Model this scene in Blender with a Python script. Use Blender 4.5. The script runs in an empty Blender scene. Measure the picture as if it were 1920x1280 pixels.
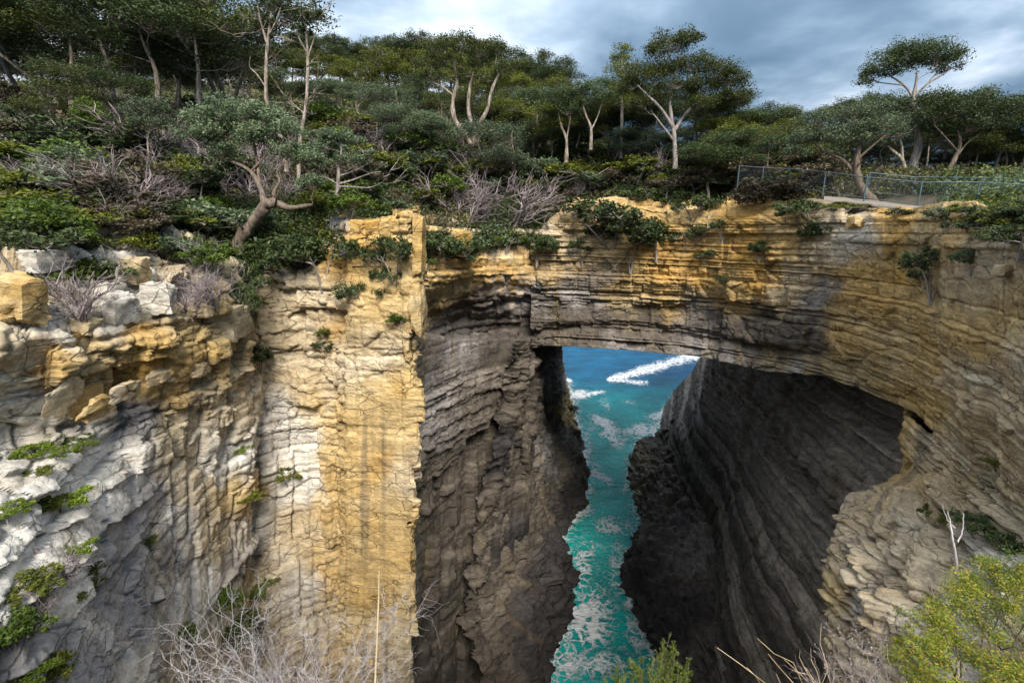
import bpy, math, random
import numpy as np
from mathutils import Vector
from mathutils.bvhtree import BVHTree

C = bpy.context.scene
COL = C.collection
# ------------------------------------------------------------------ camera
F_PX, PITCH, EYE = 907.0, math.radians(12.9), 52.0
cam_d = bpy.data.cameras.new("camera"); cam = bpy.data.objects.new("camera", cam_d); COL.objects.link(cam)
cam_d.sensor_width = 36.0; cam_d.lens = F_PX / 1920 * 36; cam_d.clip_start = 0.05; cam_d.clip_end = 20000
cam.location = (0, 0, EYE); cam.rotation_euler = (math.pi / 2 - PITCH, 0, 0)
C.camera = cam
# ------------------------------------------------------------------ light
SUN_AZ, SUN_EL = math.radians(168), math.radians(43)     # azimuth clockwise from +Y
W = bpy.data.worlds.new("World"); C.world = W; W.use_nodes = True
def build_world():
    nt = W.node_tree; nt.nodes.clear(); N = nt.nodes.new; L = nt.links.new
    out = N('ShaderNodeOutputWorld'); bg = N('ShaderNodeBackground'); bg.inputs[1].default_value = 0.1
    sky = N('ShaderNodeTexSky'); sky.sky_type = 'NISHITA'; sky.sun_disc = False
    sky.sun_elevation = SUN_EL; sky.sun_rotation = SUN_AZ
    tc = N('ShaderNodeTexCoord'); sep = N('ShaderNodeSeparateXYZ'); L(tc.outputs['Generated'], sep.inputs[0])
    def m(op, a, b=None, c=None):
        n = N('ShaderNodeMath'); n.operation = op
        for i, v in enumerate((a, b, c)):
            if v is None: continue
            if isinstance(v, (int, float)): n.inputs[i].default_value = v
            else: L(v, n.inputs[i])
        return n.outputs[0]
    zz = m('MAXIMUM', m('ADD', sep.outputs[2], 0.16), 0.03)
    cx = m('DIVIDE', sep.outputs[0], zz); cy = m('DIVIDE', sep.outputs[1], zz)
    cmb = N('ShaderNodeCombineXYZ'); L(cx, cmb.inputs[0]); L(cy, cmb.inputs[1]); cmb.inputs[2].default_value = 3.1
    def noise(scale, det, dist, off, rough=0.55):
        mp = N('ShaderNodeMapping'); mp.inputs['Location'].default_value = off; mp.inputs['Scale'].default_value = (1.0, 1.0, 1)
        L(cmb.outputs[0], mp.inputs[0])
        n = N('ShaderNodeTexNoise'); n.inputs['Scale'].default_value = scale; n.inputs['Detail'].default_value = det
        n.inputs['Roughness'].default_value = rough; n.inputs['Distortion'].default_value = dist
        L(mp.outputs[0], n.inputs['Vector']); return n.outputs[0]
    n1 = noise(0.7, 5, 0.15, (3.3, 1.2, 0), 0.5); n2 = noise(2.0, 5, 0.25, (7.0, 2.0, 4), 0.5)
    mixv = m('MULTIPLY_ADD', m('SUBTRACT', m('ADD', m('MULTIPLY', n1, 0.62), m('MULTIPLY', n2, 0.38)), 0.5), 1.55, 0.52)
    left = m('MULTIPLY', m('SUBTRACT', sep.outputs[0], 0.10), -0.22)   # cloud thins to the west (left)
    val = m('ADD', mixv, left)
    cr = N('ShaderNodeValToRGB'); L(val, cr.inputs[0]); e = cr.color_ramp; e.interpolation = 'B_SPLINE'
    e.elements[0].position = 0.36; e.elements[0].color = (0.065, 0.135, 0.225, 1)
    e.elements[1].position = 0.74; e.elements[1].color = (0.80, 0.85, 0.92, 1)
    for p, c in ((0.44, (0.105, 0.185, 0.285)), (0.51, (0.19, 0.28, 0.39)), (0.58, (0.32, 0.42, 0.54)), (0.66, (0.60, 0.68, 0.78))):
        k = e.elements.new(p); k.color = (*c, 1)
    # thin places where the blue sky shows through
    gap = m('MULTIPLY', m('SUBTRACT', noise(1.3, 5, 0.3, (1, 9, 2)), 0.60), 5.0)
    gp = N('ShaderNodeClamp'); L(gap, gp.inputs[0])
    mx = N('ShaderNodeMix'); mx.data_type = 'RGBA'
    L(m('MULTIPLY', gp.outputs[0], 0.4), mx.inputs[0]); L(cr.outputs[0], mx.inputs[6])
    sk = N('ShaderNodeVectorMath'); sk.operation = 'SCALE'; L(sky.outputs[0], sk.inputs[0]); sk.inputs['Scale'].default_value = 0.12; L(sk.outputs[0], mx.inputs[7])
    # an overcast sky is brightest overhead; raised further here as added fill light
    z = N('ShaderNodeClamp'); L(sep.outputs[2], z.inputs[0])
    vm = N('ShaderNodeVectorMath'); vm.operation = 'SCALE'; 
    L(m('ADD', m('MULTIPLY', z.outputs[0], 7.5), 2.0), vm.inputs['Scale'])
    ov = N('ShaderNodeMix'); ov.data_type = 'RGBA'; L(m('MULTIPLY', m('MULTIPLY', z.outputs[0], z.outputs[0]), 1.0), ov.inputs[0]); L(mx.outputs[2], ov.inputs[6]); ov.inputs[7].default_value = (0.40, 0.41, 0.42, 1)
    L(ov.outputs[2], vm.inputs[0])
    L(vm.outputs[0], bg.inputs[0]); L(bg.outputs[0], out.inputs[0])
build_world()
sl = bpy.data.lights.new("sun", 'SUN'); sl.energy = 1.5; sl.angle = math.radians(22); sl.color = (1.0, 0.94, 0.85)
sun = bpy.data.objects.new("sun", sl); COL.objects.link(sun)
sd = Vector((math.sin(SUN_AZ) * math.cos(SUN_EL), math.cos(SUN_AZ) * math.cos(SUN_EL), math.sin(SUN_EL)))
sun.rotation_euler = sd.to_track_quat('Z', 'Y').to_euler(); sun.location = sd * 300
C.view_settings.view_transform = 'Standard'; C.view_settings.look = 'None'; C.view_settings.gamma = 1
C.view_settings.use_curve_mapping = False; C.view_settings.exposure = 2.15
C.cycles.max_bounces = 6; C.cycles.diffuse_bounces = 3; C.cycles.transparent_max_bounces = 8

# ------------------------------------------------------------------ helpers
R = np.random.default_rng(7); random.seed(7)
cp, sp = math.cos(PITCH), math.sin(PITCH)
def at(px, py, Y):
    """photo pixel + distance forward -> world point"""
    x = (np.asarray(px, float) - 960) / F_PX; y = -(np.asarray(py, float) - 640) / F_PX
    dy = cp + y * sp; dz = -sp + y * cp; t = Y / dy
    return np.stack([x * t, np.broadcast_to(Y, t.shape) * 1.0, EYE + dz * t], -1)
def ray(px, py):
    x = (px - 960) / F_PX; y = -(py - 640) / F_PX
    return Vector((x, cp + y * sp, -sp + y * cp)).normalized()
def proj(P):
    d = P - np.array([0, 0, EYE]); f = d[..., 1] * cp - d[..., 2] * sp; u = d[..., 1] * sp + d[..., 2] * cp
    return 960 + F_PX * d[..., 0] / f, 640 - F_PX * u / f

def _hash(i, j, k, seed):
    n = (i * 374761393 + j * 668265263 + k * 2147483647 + seed * 1274126177) & 0xFFFFFFFF
    n = ((n ^ (n >> 13)) * 1274126177) & 0xFFFFFFFF
    n = (n ^ (n >> 16)) & 0xFFFFFF
    return n / float(0xFFFFFF)
def h1(i, seed=0): return _hash(np.asarray(i, np.int64), np.int64(3), np.int64(5), seed)
def h2(i, j, seed=0): return _hash(np.asarray(i, np.int64), np.asarray(j, np.int64), np.int64(7), seed)
def vnoise(x, y, z, seed=0):
    xi = np.floor(x).astype(np.int64); yi = np.floor(y).astype(np.int64); zi = np.floor(z).astype(np.int64)
    fx = x - xi; fy = y - yi; fz = z - zi
    fx = fx * fx * (3 - 2 * fx); fy = fy * fy * (3 - 2 * fy); fz = fz * fz * (3 - 2 * fz)
    r = 0
    for a in (0, 1):
        wa = fx if a else 1 - fx
        for b in (0, 1):
            wb = fy if b else 1 - fy
            for c in (0, 1):
                wc = fz if c else 1 - fz
                r = r + wa * wb * wc * _hash(xi + a, yi + b, zi + c, seed)
    return r * 2 - 1
def fbm(x, y, z, oct=4, seed=0, gain=0.5):
    r = 0; a = 1.0; t = 0
    for o in range(oct):
        r = r + a * vnoise(x, y, z, seed + o * 13); t += a; a *= gain; x = x * 2.03 + 5.1; y = y * 2.03 + 1.7; z = z * 2.03 + 9.2
    return r / t
def blocks(x, y, z, seed=0, tilt=0.8):
    """angular blocks: each cell of a Voronoi pattern is a tilted facet with its own height; returns height, edge"""
    xi = np.floor(x).astype(np.int64); yi = np.floor(y).astype(np.int64); zi = np.floor(z).astype(np.int64)
    b1 = np.full(x.shape, 9.0); b2 = np.full(x.shape, 9.0); h = np.zeros(x.shape)
    for a in (-1, 0, 1):
        for b in (-1, 0, 1):
            for c in (-1, 0, 1):
                i, j, k = xi + a, yi + b, zi + c
                r0 = _hash(i, j, k, seed); r1 = _hash(i, j, k, seed + 1); r2 = _hash(i, j, k, seed + 2); r3 = _hash(i, j, k, seed + 3)
                dx = x - i - r0; dy = y - j - r1; dz = z - k - r2
                d = np.maximum(np.maximum(np.abs(dx), np.abs(dy)), np.abs(dz)) * 0.6 + 0.4 * np.sqrt(dx * dx + dy * dy + dz * dz)
                hh = (r3 - 0.5) + tilt * ((r0 - 0.5) * dx + (r1 - 0.5) * dy + (r2 - 0.5) * dz) * 1.6
                m = d < b1
                b2 = np.where(m, b1, np.minimum(b2, d)); b1 = np.where(m, d, b1); h = np.where(m, hh, h)
    return h, b2 - b1
def sstep(a, b, x):
    t = np.clip((x - a) / (b - a), 0, 1); return t * t * (3 - 2 * t)

def raw_mesh(name, V, Fc, mats=(), smooth=False, attrs=None, fmat=None):
    """V (n,3), Fc (m,k) index array or list of such arrays"""
    me = bpy.data.meshes.new(name)
    V = np.ascontiguousarray(V, dtype=np.float32)
    Fl = Fc if isinstance(Fc, list) else [Fc]
    Fl = [f for f in Fl if len(f)]
    me.vertices.add(len(V)); me.vertices.foreach_set('co', V.ravel())
    tot = sum(f.size for f in Fl); nf = sum(len(f) for f in Fl)
    me.loops.add(tot); me.polygons.add(nf)
    me.loops.foreach_set('vertex_index', np.concatenate([f.ravel() for f in Fl]).astype(np.int32))
    sizes = np.concatenate([np.full(len(f), f.shape[1]) for f in Fl]); st = np.concatenate([[0], np.cumsum(sizes)[:-1]])
    me.polygons.foreach_set('loop_start', st.astype(np.int32))
    if smooth: me.polygons.foreach_set('use_smooth', np.ones(nf, bool))
    if fmat is not None: me.polygons.foreach_set('material_index', np.asarray(fmat, np.int32))
    for m in mats: me.materials.append(m)
    for k, a in (attrs or {}).items():
        a = np.asarray(a, np.float32)
        if a.ndim == 2:
            at_ = me.attributes.new(k, 'FLOAT_COLOR', 'POINT')
            if a.shape[1] == 3: a = np.concatenate([a, np.ones((len(a), 1), np.float32)], 1)
            at_.data.foreach_set('color', np.ascontiguousarray(a).ravel())
        else:
            at_ = me.attributes.new(k, 'FLOAT', 'POINT'); at_.data.foreach_set('value', a.ravel())
    me.update(calc_edges=True)
    return me
def link(name, me, parent=None, **props):
    o = bpy.data.objects.new(name, me); COL.objects.link(o)
    if parent is not None: o.parent = parent
    for k, v in props.items():
        if v: o[k] = v
    return o

# ------------------------------------------------------------------ materials
def new_mat(name):
    m = bpy.data.materials.new(name); m.use_nodes = True; nt = m.node_tree
    b = nt.nodes['Principled BSDF']; return m, nt, b
def tex(nt, kind, scale, vec=None, **kw):
    n = nt.nodes.new(kind); n.inputs['Scale'].default_value = scale
    for k, v in kw.items(): n.inputs[k].default_value = v
    if vec is not None: nt.links.new(vec, n.inputs['Vector'])
    return n
def mathn(nt, op, a, b=0.5, c=None):
    n = nt.nodes.new('ShaderNodeMath'); n.operation = op
    for i, v in enumerate((a, b, c)):
        if v is None: continue
        if isinstance(v, (int, float)): n.inputs[i].default_value = v
        else: nt.links.new(v, n.inputs[i])
    return n.outputs[0]
def mapping(nt, scale=(1, 1, 1), loc=(0, 0, 0)):
    t = nt.nodes.new('ShaderNodeNewGeometry'); m = nt.nodes.new('ShaderNodeMapping')
    nt.links.new(t.outputs['Position'], m.inputs[0]); m.inputs['Scale'].default_value = scale; m.inputs['Location'].default_value = loc
    return m.outputs[0]

def rock_material(name='sandstone', rough=0.9, fine=9.0, bump=0.6, spec=0.25):
    m, nt, b = new_mat(name); L = nt.links.new
    a = nt.nodes.new('ShaderNodeAttribute'); a.attribute_name = 'Col'
    v = mapping(nt); vs = mapping(nt, (1.0, 1.0, 5.5)); vv = mapping(nt, (1.6, 1.6, 0.22))
    n1 = tex(nt, 'ShaderNodeTexNoise', fine, v, Detail=7.0, Roughness=0.72)
    n2 = tex(nt, 'ShaderNodeTexNoise', 1.3, vs, Detail=4.0, Roughness=0.6, Distortion=0.6)
    n3 = tex(nt, 'ShaderNodeTexNoise', 1.0, vv, Detail=2.0, Roughness=0.5)
    n4 = tex(nt, 'ShaderNodeTexNoise', 1.1, v, Detail=6.0, Roughness=0.68)
    # angular chips: stepped cells, flattened along the bedding
    wv = nt.nodes.new('ShaderNodeVectorMath'); wv.operation = 'MULTIPLY_ADD'; L(n4.outputs['Color'], wv.inputs[0]); wv.inputs[1].default_value = (0.7, 0.7, 0.35); L(mapping(nt, (1.0, 1.0, 2.2)), wv.inputs[2])
    vo = tex(nt, 'ShaderNodeTexVoronoi', 1.5, wv.outputs[0]); vo.distance = 'CHEBYCHEV'
    vf = tex(nt, 'ShaderNodeTexVoronoi', 4.6, wv.outputs[0]); vf.distance = 'CHEBYCHEV'
    sp1 = nt.nodes.new('ShaderNodeSeparateColor'); L(vo.outputs['Color'], sp1.inputs[0]); sp2 = nt.nodes.new('ShaderNodeSeparateColor'); L(vf.outputs['Color'], sp2.inputs[0])
    s = mathn(nt, 'ADD', mathn(nt, 'MULTIPLY', n1.outputs[0], 0.8), mathn(nt, 'MULTIPLY', n2.outputs[0], 0.42))
    s = mathn(nt, 'ADD', s, mathn(nt, 'MULTIPLY', n3.outputs[0], 0.35)); s = mathn(nt, 'ADD', s, mathn(nt, 'MULTIPLY', n4.outputs[0], 0.6))
    s = mathn(nt, 'ADD', s, mathn(nt, 'MULTIPLY', sp1.outputs[0], 0.16)); s = mathn(nt, 'ADD', s, mathn(nt, 'MULTIPLY', sp2.outputs[1], 0.12))
    s = mathn(nt, 'MULTIPLY_ADD', mathn(nt, 'SUBTRACT', s, 1.225), 1.6, 1.02)
    s = mathn(nt, 'MAXIMUM', s, 0.3)
    sc = nt.nodes.new('ShaderNodeVectorMath'); sc.operation = 'SCALE'; L(a.outputs['Color'], sc.inputs[0]); L(s, sc.inputs['Scale'])
    # fine joints: thin grooves, with crack shade darkened into the colour
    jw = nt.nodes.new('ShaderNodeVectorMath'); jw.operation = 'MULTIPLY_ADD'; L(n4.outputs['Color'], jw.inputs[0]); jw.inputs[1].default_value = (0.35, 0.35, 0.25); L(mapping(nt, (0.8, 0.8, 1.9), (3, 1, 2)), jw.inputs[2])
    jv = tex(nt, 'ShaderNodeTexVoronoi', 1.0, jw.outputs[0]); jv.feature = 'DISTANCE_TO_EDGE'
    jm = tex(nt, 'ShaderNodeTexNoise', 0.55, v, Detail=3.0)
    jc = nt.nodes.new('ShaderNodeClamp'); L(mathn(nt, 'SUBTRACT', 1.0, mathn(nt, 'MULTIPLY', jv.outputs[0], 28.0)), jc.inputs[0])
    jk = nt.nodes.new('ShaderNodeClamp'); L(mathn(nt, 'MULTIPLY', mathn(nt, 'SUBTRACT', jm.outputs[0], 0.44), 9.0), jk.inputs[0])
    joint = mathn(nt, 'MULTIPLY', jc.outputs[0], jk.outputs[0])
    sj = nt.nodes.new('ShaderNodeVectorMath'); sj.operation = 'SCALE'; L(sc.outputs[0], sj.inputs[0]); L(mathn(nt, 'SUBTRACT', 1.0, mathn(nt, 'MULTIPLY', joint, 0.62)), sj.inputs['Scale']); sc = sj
    # lichen and mineral stain
    li = tex(nt, 'ShaderNodeTexNoise', 5.5, v, Detail=7.0, Roughness=0.75)
    lm = mathn(nt, 'MULTIPLY', mathn(nt, 'SUBTRACT', li.outputs[0], 0.60), 7.0)
    cl = nt.nodes.new('ShaderNodeClamp'); L(lm, cl.inputs[0])
    mx = nt.nodes.new('ShaderNodeMix'); mx.data_type = 'RGBA'; L(mathn(nt, 'MULTIPLY', cl.outputs[0], 0.45), mx.inputs[0])
    L(sc.outputs[0], mx.inputs[6])
    gs = nt.nodes.new('ShaderNodeVectorMath'); gs.operation = 'MULTIPLY'; L(a.outputs['Color'], gs.inputs[0]); gs.inputs[1].default_value = (0.55, 0.6, 0.68)
    L(gs.outputs[0], mx.inputs[7])
    L(mx.outputs[2], b.inputs['Base Color'])
    b.inputs['Roughness'].default_value = rough; b.inputs['Specular IOR Level'].default_value = spec
    h = mathn(nt, 'ADD', mathn(nt, 'MULTIPLY', n1.outputs[0], 0.12), mathn(nt, 'MULTIPLY', n2.outputs[0], 0.10))
    h = mathn(nt, 'ADD', h, mathn(nt, 'MULTIPLY', sp1.outputs[0], 0.13)); h = mathn(nt, 'ADD', h, mathn(nt, 'MULTIPLY', sp2.outputs[1], 0.055)); h = mathn(nt, 'ADD', h, mathn(nt, 'MULTIPLY', n4.outputs[0], 0.15)); h = mathn(nt, 'SUBTRACT', h, mathn(nt, 'MULTIPLY', joint, 0.12))
    bp = nt.nodes.new('ShaderNodeBump'); bp.inputs['Strength'].default_value = bump; bp.inputs['Distance'].default_value = 1.0
    L(h, bp.inputs['Height']); L(bp.outputs[0], b.inputs['Normal'])
    return m
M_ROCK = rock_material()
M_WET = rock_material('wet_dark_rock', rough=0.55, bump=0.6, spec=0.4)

def leaf_material(name, c1, c2, rough=0.55, trans=0.25):
    m, nt, b = new_mat(name); L = nt.links.new
    a = nt.nodes.new('ShaderNodeAttribute'); a.attribute_name = 'rnd'
    oi = nt.nodes.new('ShaderNodeObjectInfo')
    mx = nt.nodes.new('ShaderNodeMix'); mx.data_type = 'RGBA'; L(a.outputs['Fac'], mx.inputs[0])
    mx.inputs[6].default_value = (*c1, 1); mx.inputs[7].default_value = (*c2, 1)
    sc = nt.nodes.new('ShaderNodeVectorMath'); sc.operation = 'SCALE'; L(mx.outputs[2], sc.inputs[0])
    L(mathn(nt, 'MULTIPLY_ADD', oi.outputs['Random'], 0.6, 0.7), sc.inputs['Scale'])
    L(sc.outputs[0], b.inputs['Base Color']); b.inputs['Roughness'].default_value = rough; b.inputs['Specular IOR Level'].default_value = 0.3
    tr = nt.nodes.new('ShaderNodeBsdfTranslucent'); L(sc.outputs[0], tr.inputs[0])
    ms = nt.nodes.new('ShaderNodeMixShader'); ms.inputs[0].default_value = trans
    L(b.outputs[0], ms.inputs[1]); L(tr.outputs[0], ms.inputs[2]); L(ms.outputs[0], nt.nodes['Material Output'].inputs[0])
    return m
LEAF = {
 'dark':  leaf_material('dark_gum_leaf', (0.022, 0.042, 0.014), (0.085, 0.115, 0.036)),
 'mid':   leaf_material('mid_gum_leaf', (0.028, 0.046, 0.010), (0.115, 0.130, 0.030)),
 'olive': leaf_material('olive_leaf', (0.045, 0.065, 0.008), (0.17, 0.18, 0.022)),
 'grey':  leaf_material('grey_green_leaf', (0.050, 0.080, 0.040), (0.17, 0.215, 0.115)),
 'green': leaf_material('fresh_green_leaf', (0.028, 0.058, 0.008), (0.115, 0.165, 0.018)),
 'lime':  leaf_material('lime_leaf', (0.050, 0.090, 0.007), (0.22, 0.29, 0.026)),
 'yellow':leaf_material('yellow_tip_leaf', (0.14, 0.13, 0.01), (0.42, 0.30, 0.035)),
 'heath': leaf_material('brown_heath_leaf', (0.045, 0.040, 0.025), (0.135, 0.105, 0.060)),
}
def bark_material(name, c1, c2, c3=None, scale=3.0):
    m, nt, b = new_mat(name); L = nt.links.new
    tc = nt.nodes.new('ShaderNodeTexCoord'); mp = nt.nodes.new('ShaderNodeMapping'); mp.inputs['Scale'].default_value = (2.5, 2.5, 0.5)
    L(tc.outputs['Object'], mp.inputs[0])
    n = tex(nt, 'ShaderNodeTexNoise', scale, mp.outputs[0], Detail=5.0, Roughness=0.7)
    cr = nt.nodes.new('ShaderNodeValToRGB'); L(n.outputs[0], cr.inputs[0])
    cr.color_ramp.elements[0].position = 0.38; cr.color_ramp.elements[0].color = (*c1, 1)
    cr.color_ramp.elements[1].position = 0.62; cr.color_ramp.elements[1].color = (*c2, 1)
    if c3: k = cr.color_ramp.elements.new(0.5); k.color = (*c3, 1)
    L(cr.outputs[0], b.inputs['Base Color']); b.inputs['Roughness'].default_value = 0.85
    bp = nt.nodes.new('ShaderNodeBump'); bp.inputs['Strength'].default_value = 0.5; bp.inputs['Distance'].default_value = 0.05
    L(n.outputs[0], bp.inputs['Height']); L(bp.outputs[0], b.inputs['Normal'])
    return m
BARK = {
 'pale': bark_material('pale_gum_bark', (0.09, 0.07, 0.055), (0.36, 0.33, 0.28), (0.22, 0.17, 0.125)),
 'brown': bark_material('brown_bark', (0.06, 0.045, 0.035), (0.20, 0.15, 0.11)),
 'grey': bark_material('grey_bark', (0.12, 0.10, 0.09), (0.34, 0.30, 0.27)),
 'dead': bark_material('dead_twig', (0.15, 0.12, 0.12), (0.36, 0.30, 0.30)),
 'white': bark_material('bleached_twig', (0.24, 0.21, 0.21), (0.50, 0.47, 0.46)),
 'straw': bark_material('dry_straw', (0.36, 0.26, 0.13), (0.66, 0.52, 0.33)),
}

# ------------------------------------------------------------------ rock patches
rng_b = np.random.default_rng(21)
def bed_edges(seed, lo, hi, tmin, tmax, p=1.6):
    r = np.random.default_rng(seed); e = [lo]
    while e[-1] < hi: e.append(e[-1] + tmin + (tmax - tmin) * r.random() ** p)
    return np.array(e)
BEDS = bed_edges(5, -8, 80, 0.4, 3.4, 2.0)
LAMS = bed_edges(9, -8, 80, 0.09, 0.42)

def grid_faces(n, m, base=0):
    i = np.arange(n - 1)[:, None]; j = np.arange(m - 1)[None, :]
    a = i * m + j + base
    return np.stack([a, a + m, a + m + 1, a + 1], -1).reshape(-1, 4)

def interp_grid(ctrl, n, m, cubic=False):
    """ctrl (r,c,3) world points -> (n,m,3). Spacing follows the longest control row / column."""
    r, c, _ = ctrl.shape
    def resample(A, k):     # along axis 0
        dd = np.linalg.norm(np.diff(A, axis=0), axis=2); rg = np.linalg.norm((A[1:] + A[:-1]) / 2 - np.array([0, 0, EYE]), axis=2); d = (dd / rg ** 0.8).mean(1); d = d + d.mean() * 0.05
        s = np.concatenate([[0], np.cumsum(d)]); t = np.linspace(0, s[-1], k)
        i = np.clip(np.searchsorted(s, t, side='right') - 1, 0, len(s) - 2); f = ((t - s[i]) / d[i])[:, None, None]
        if not cubic: return A[i] * (1 - f) + A[i + 1] * f
        P0 = A[np.clip(i - 1, 0, len(A) - 1)]; P1 = A[i]; P2 = A[i + 1]; P3 = A[np.clip(i + 2, 0, len(A) - 1)]
        lin = P1 * (1 - f) + P2 * f
        cr = 0.5 * ((2 * P1) + (-P0 + P2) * f + (2 * P0 - 5 * P1 + 4 * P2 - P3) * f ** 2 + (-P0 + 3 * P1 - 3 * P2 + P3) * f ** 3)
        return lin * 0.35 + cr * 0.65
    G = resample(ctrl, n)
    G = resample(G.transpose(1, 0, 2), m).transpose(1, 0, 2)
    return G

def normals(G):
    du = np.gradient(G, axis=0); dv = np.gradient(G, axis=1)
    N = np.cross(du, dv); N /= np.linalg.norm(N, axis=2, keepdims=True) + 1e-9
    return N

def strata(P, s, bed=0.45, lam=0.10, block=0.25, joint=0.12, rough=0.25, fine=0.05, big=0.8, tilt=0.0, seed=0, vor=0.35, vs=0.8, lsc=1.0):
    x, y, z = P[..., 0], P[..., 1], P[..., 2]
    zz = z + 0.4 * vnoise(x * 0.06, y * 0.06, z * 0.02, seed + 1) + 0.03 * vnoise(x * 0.7, y * 0.7, z * 0.3, seed + 2) + tilt * s
    ib = np.searchsorted(BEDS, zz.ravel()).reshape(zz.shape) - 1; ib = np.clip(ib, 0, len(BEDS) - 2)
    th = BEDS[ib + 1] - BEDS[ib]; fb = (zz - BEDS[ib]) / th
    d = bed * (h1(ib, seed + 3) - 0.5) * (0.6 + 0.4 * np.minimum(th, 1.6)) + bed * 0.38 * vnoise(s * 0.13, ib * 7.31, s * 0, seed + 4)
    # blocks bounded by vertical joints
    w = 0.8 + 4.0 * h1(ib, seed + 5) ** 1.3
    sw = s + 0.15 * vnoise(s * 1.1, z * 0.8, x * 0, seed + 6)
    q = sw / w + 9.1 * h1(ib, seed + 7); ic = np.floor(q).astype(np.int64); fc = (q - ic)
    d = d + block * (h2(ib, ic, seed + 8) - 0.5) * 2.5
    e = np.minimum(fc, 1 - fc) * w; eb = np.minimum(fb, 1 - fb) * th
    has = (h2(ib, ic, seed + 9) > 0.35)
    d = d - joint * np.exp(-(eb / (0.05 + 0.05 * h1(ib, seed + 33))) ** 2) * (0.35 + 1.3 * h1(ib, seed + 34)) - joint * 0.7 * np.exp(-(e / 0.05) ** 2) * has
    # thin laminae
    il = np.searchsorted(LAMS, (zz * lsc).ravel()).reshape(zz.shape) - 1; il = np.clip(il, 0, len(LAMS) - 2)
    tl = LAMS[il + 1] - LAMS[il]; fl = (zz * lsc - LAMS[il]) / tl
    lz = sstep(-0.25, 0.35, vnoise(ib * 3.7, s * 0.09, s * 0, seed + 10))
    dl = lam * ((h1(il, seed + 11) - 0.5) * 2 + 0.55 * vnoise(np.floor(s * 1.1 + h1(il, seed + 36) * 7) * 3.3, il * 5.7, s * 0, seed + 12) + 0.2 * vnoise(s * 0.9, il * 5.7, s * 0, seed + 37) + 0.5 * np.sin(np.pi * np.clip(fl, 0, 1)))
    d = d + dl * (0.06 + 1.05 * lz)
    # large vertical fracture steps
    qb = (s + 1.2 * vnoise(s * 0.1, z * 0.08, s * 0, seed + 13)) / 4.5; ic2 = np.floor(qb).astype(np.int64)
    d = d + big * (h1(ic2, seed + 14) - 0.5)
    d = d + rough * fbm(x * 0.45, y * 0.45, z * 0.6, 4, seed + 15) + fine * fbm(x * 2.6, y * 2.6, z * 4.5, 3, seed + 18)
    h, ed = blocks(x * vs, y * vs, z * vs * 1.1, seed + 21, 0.6)
    h2_, ed2 = blocks(x * vs * 2.7 + 3, y * vs * 2.7, z * vs * 4.2, seed + 25)
    d = d + vor * (h - 0.25 * np.exp(-(ed / 0.05) ** 2)) + vor * 0.3 * (h2_ - 0.2 * np.exp(-(ed2 / 0.07) ** 2))
    return d, ib, il, eb

def ribs(s, z, seed, f=0.7):
    q = s * f * 1.5 + 0.35 * vnoise(s * f, z * 0.10, 0 * s, seed + 3) + 0.25 * np.floor(z / 5.0); c = np.floor(q); fr = q - c
    e = np.minimum(fr, 1 - fr) / (f * 1.5)
    return 0.35 * fbm(s * f, z * 0.05, 0 * s, 4, seed) + 0.75 * (h2(c, np.floor(z / 7.0 + h1(c, seed)), seed + 8) - 0.5) + 0.25 * (h1(c, seed + 4) - 0.5) * (fr - .5) * 2 - 0.22 * np.exp(-(e / 0.06) ** 2)
ZONES = {   # three tones and a streak tone each
 'ochre':  ((0.47, 0.27, 0.065), (0.50, 0.35, 0.15), (0.30, 0.18, 0.07), (0.17, 0.12, 0.07)),
 'gold':   ((0.44, 0.29, 0.105), (0.48, 0.37, 0.20), (0.31, 0.21, 0.09), (0.17, 0.135, 0.09)),
 'cream':  ((0.44, 0.34, 0.20), (0.49, 0.42, 0.31), (0.33, 0.24, 0.13), (0.19, 0.16, 0.13)),
 'pale':   ((0.52, 0.48, 0.41), (0.60, 0.57, 0.52), (0.42, 0.36, 0.27), (0.22, 0.21, 0.21)),
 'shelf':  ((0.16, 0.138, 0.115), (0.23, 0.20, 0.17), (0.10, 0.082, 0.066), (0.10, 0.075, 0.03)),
 'slate':  ((0.22, 0.21, 0.215), (0.32, 0.30, 0.285), (0.15, 0.14, 0.145), (0.38, 0.33, 0.26)),
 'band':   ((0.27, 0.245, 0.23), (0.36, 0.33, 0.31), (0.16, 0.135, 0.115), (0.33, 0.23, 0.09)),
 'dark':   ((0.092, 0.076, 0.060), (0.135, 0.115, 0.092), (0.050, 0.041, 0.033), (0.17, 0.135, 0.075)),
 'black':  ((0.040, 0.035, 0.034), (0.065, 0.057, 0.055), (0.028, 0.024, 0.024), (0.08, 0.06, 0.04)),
 'olive':  ((0.30, 0.22, 0.10), (0.33, 0.28, 0.19), (0.18, 0.145, 0.09), (0.37, 0.27, 0.11)),
}
ZN = list(ZONES)
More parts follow.
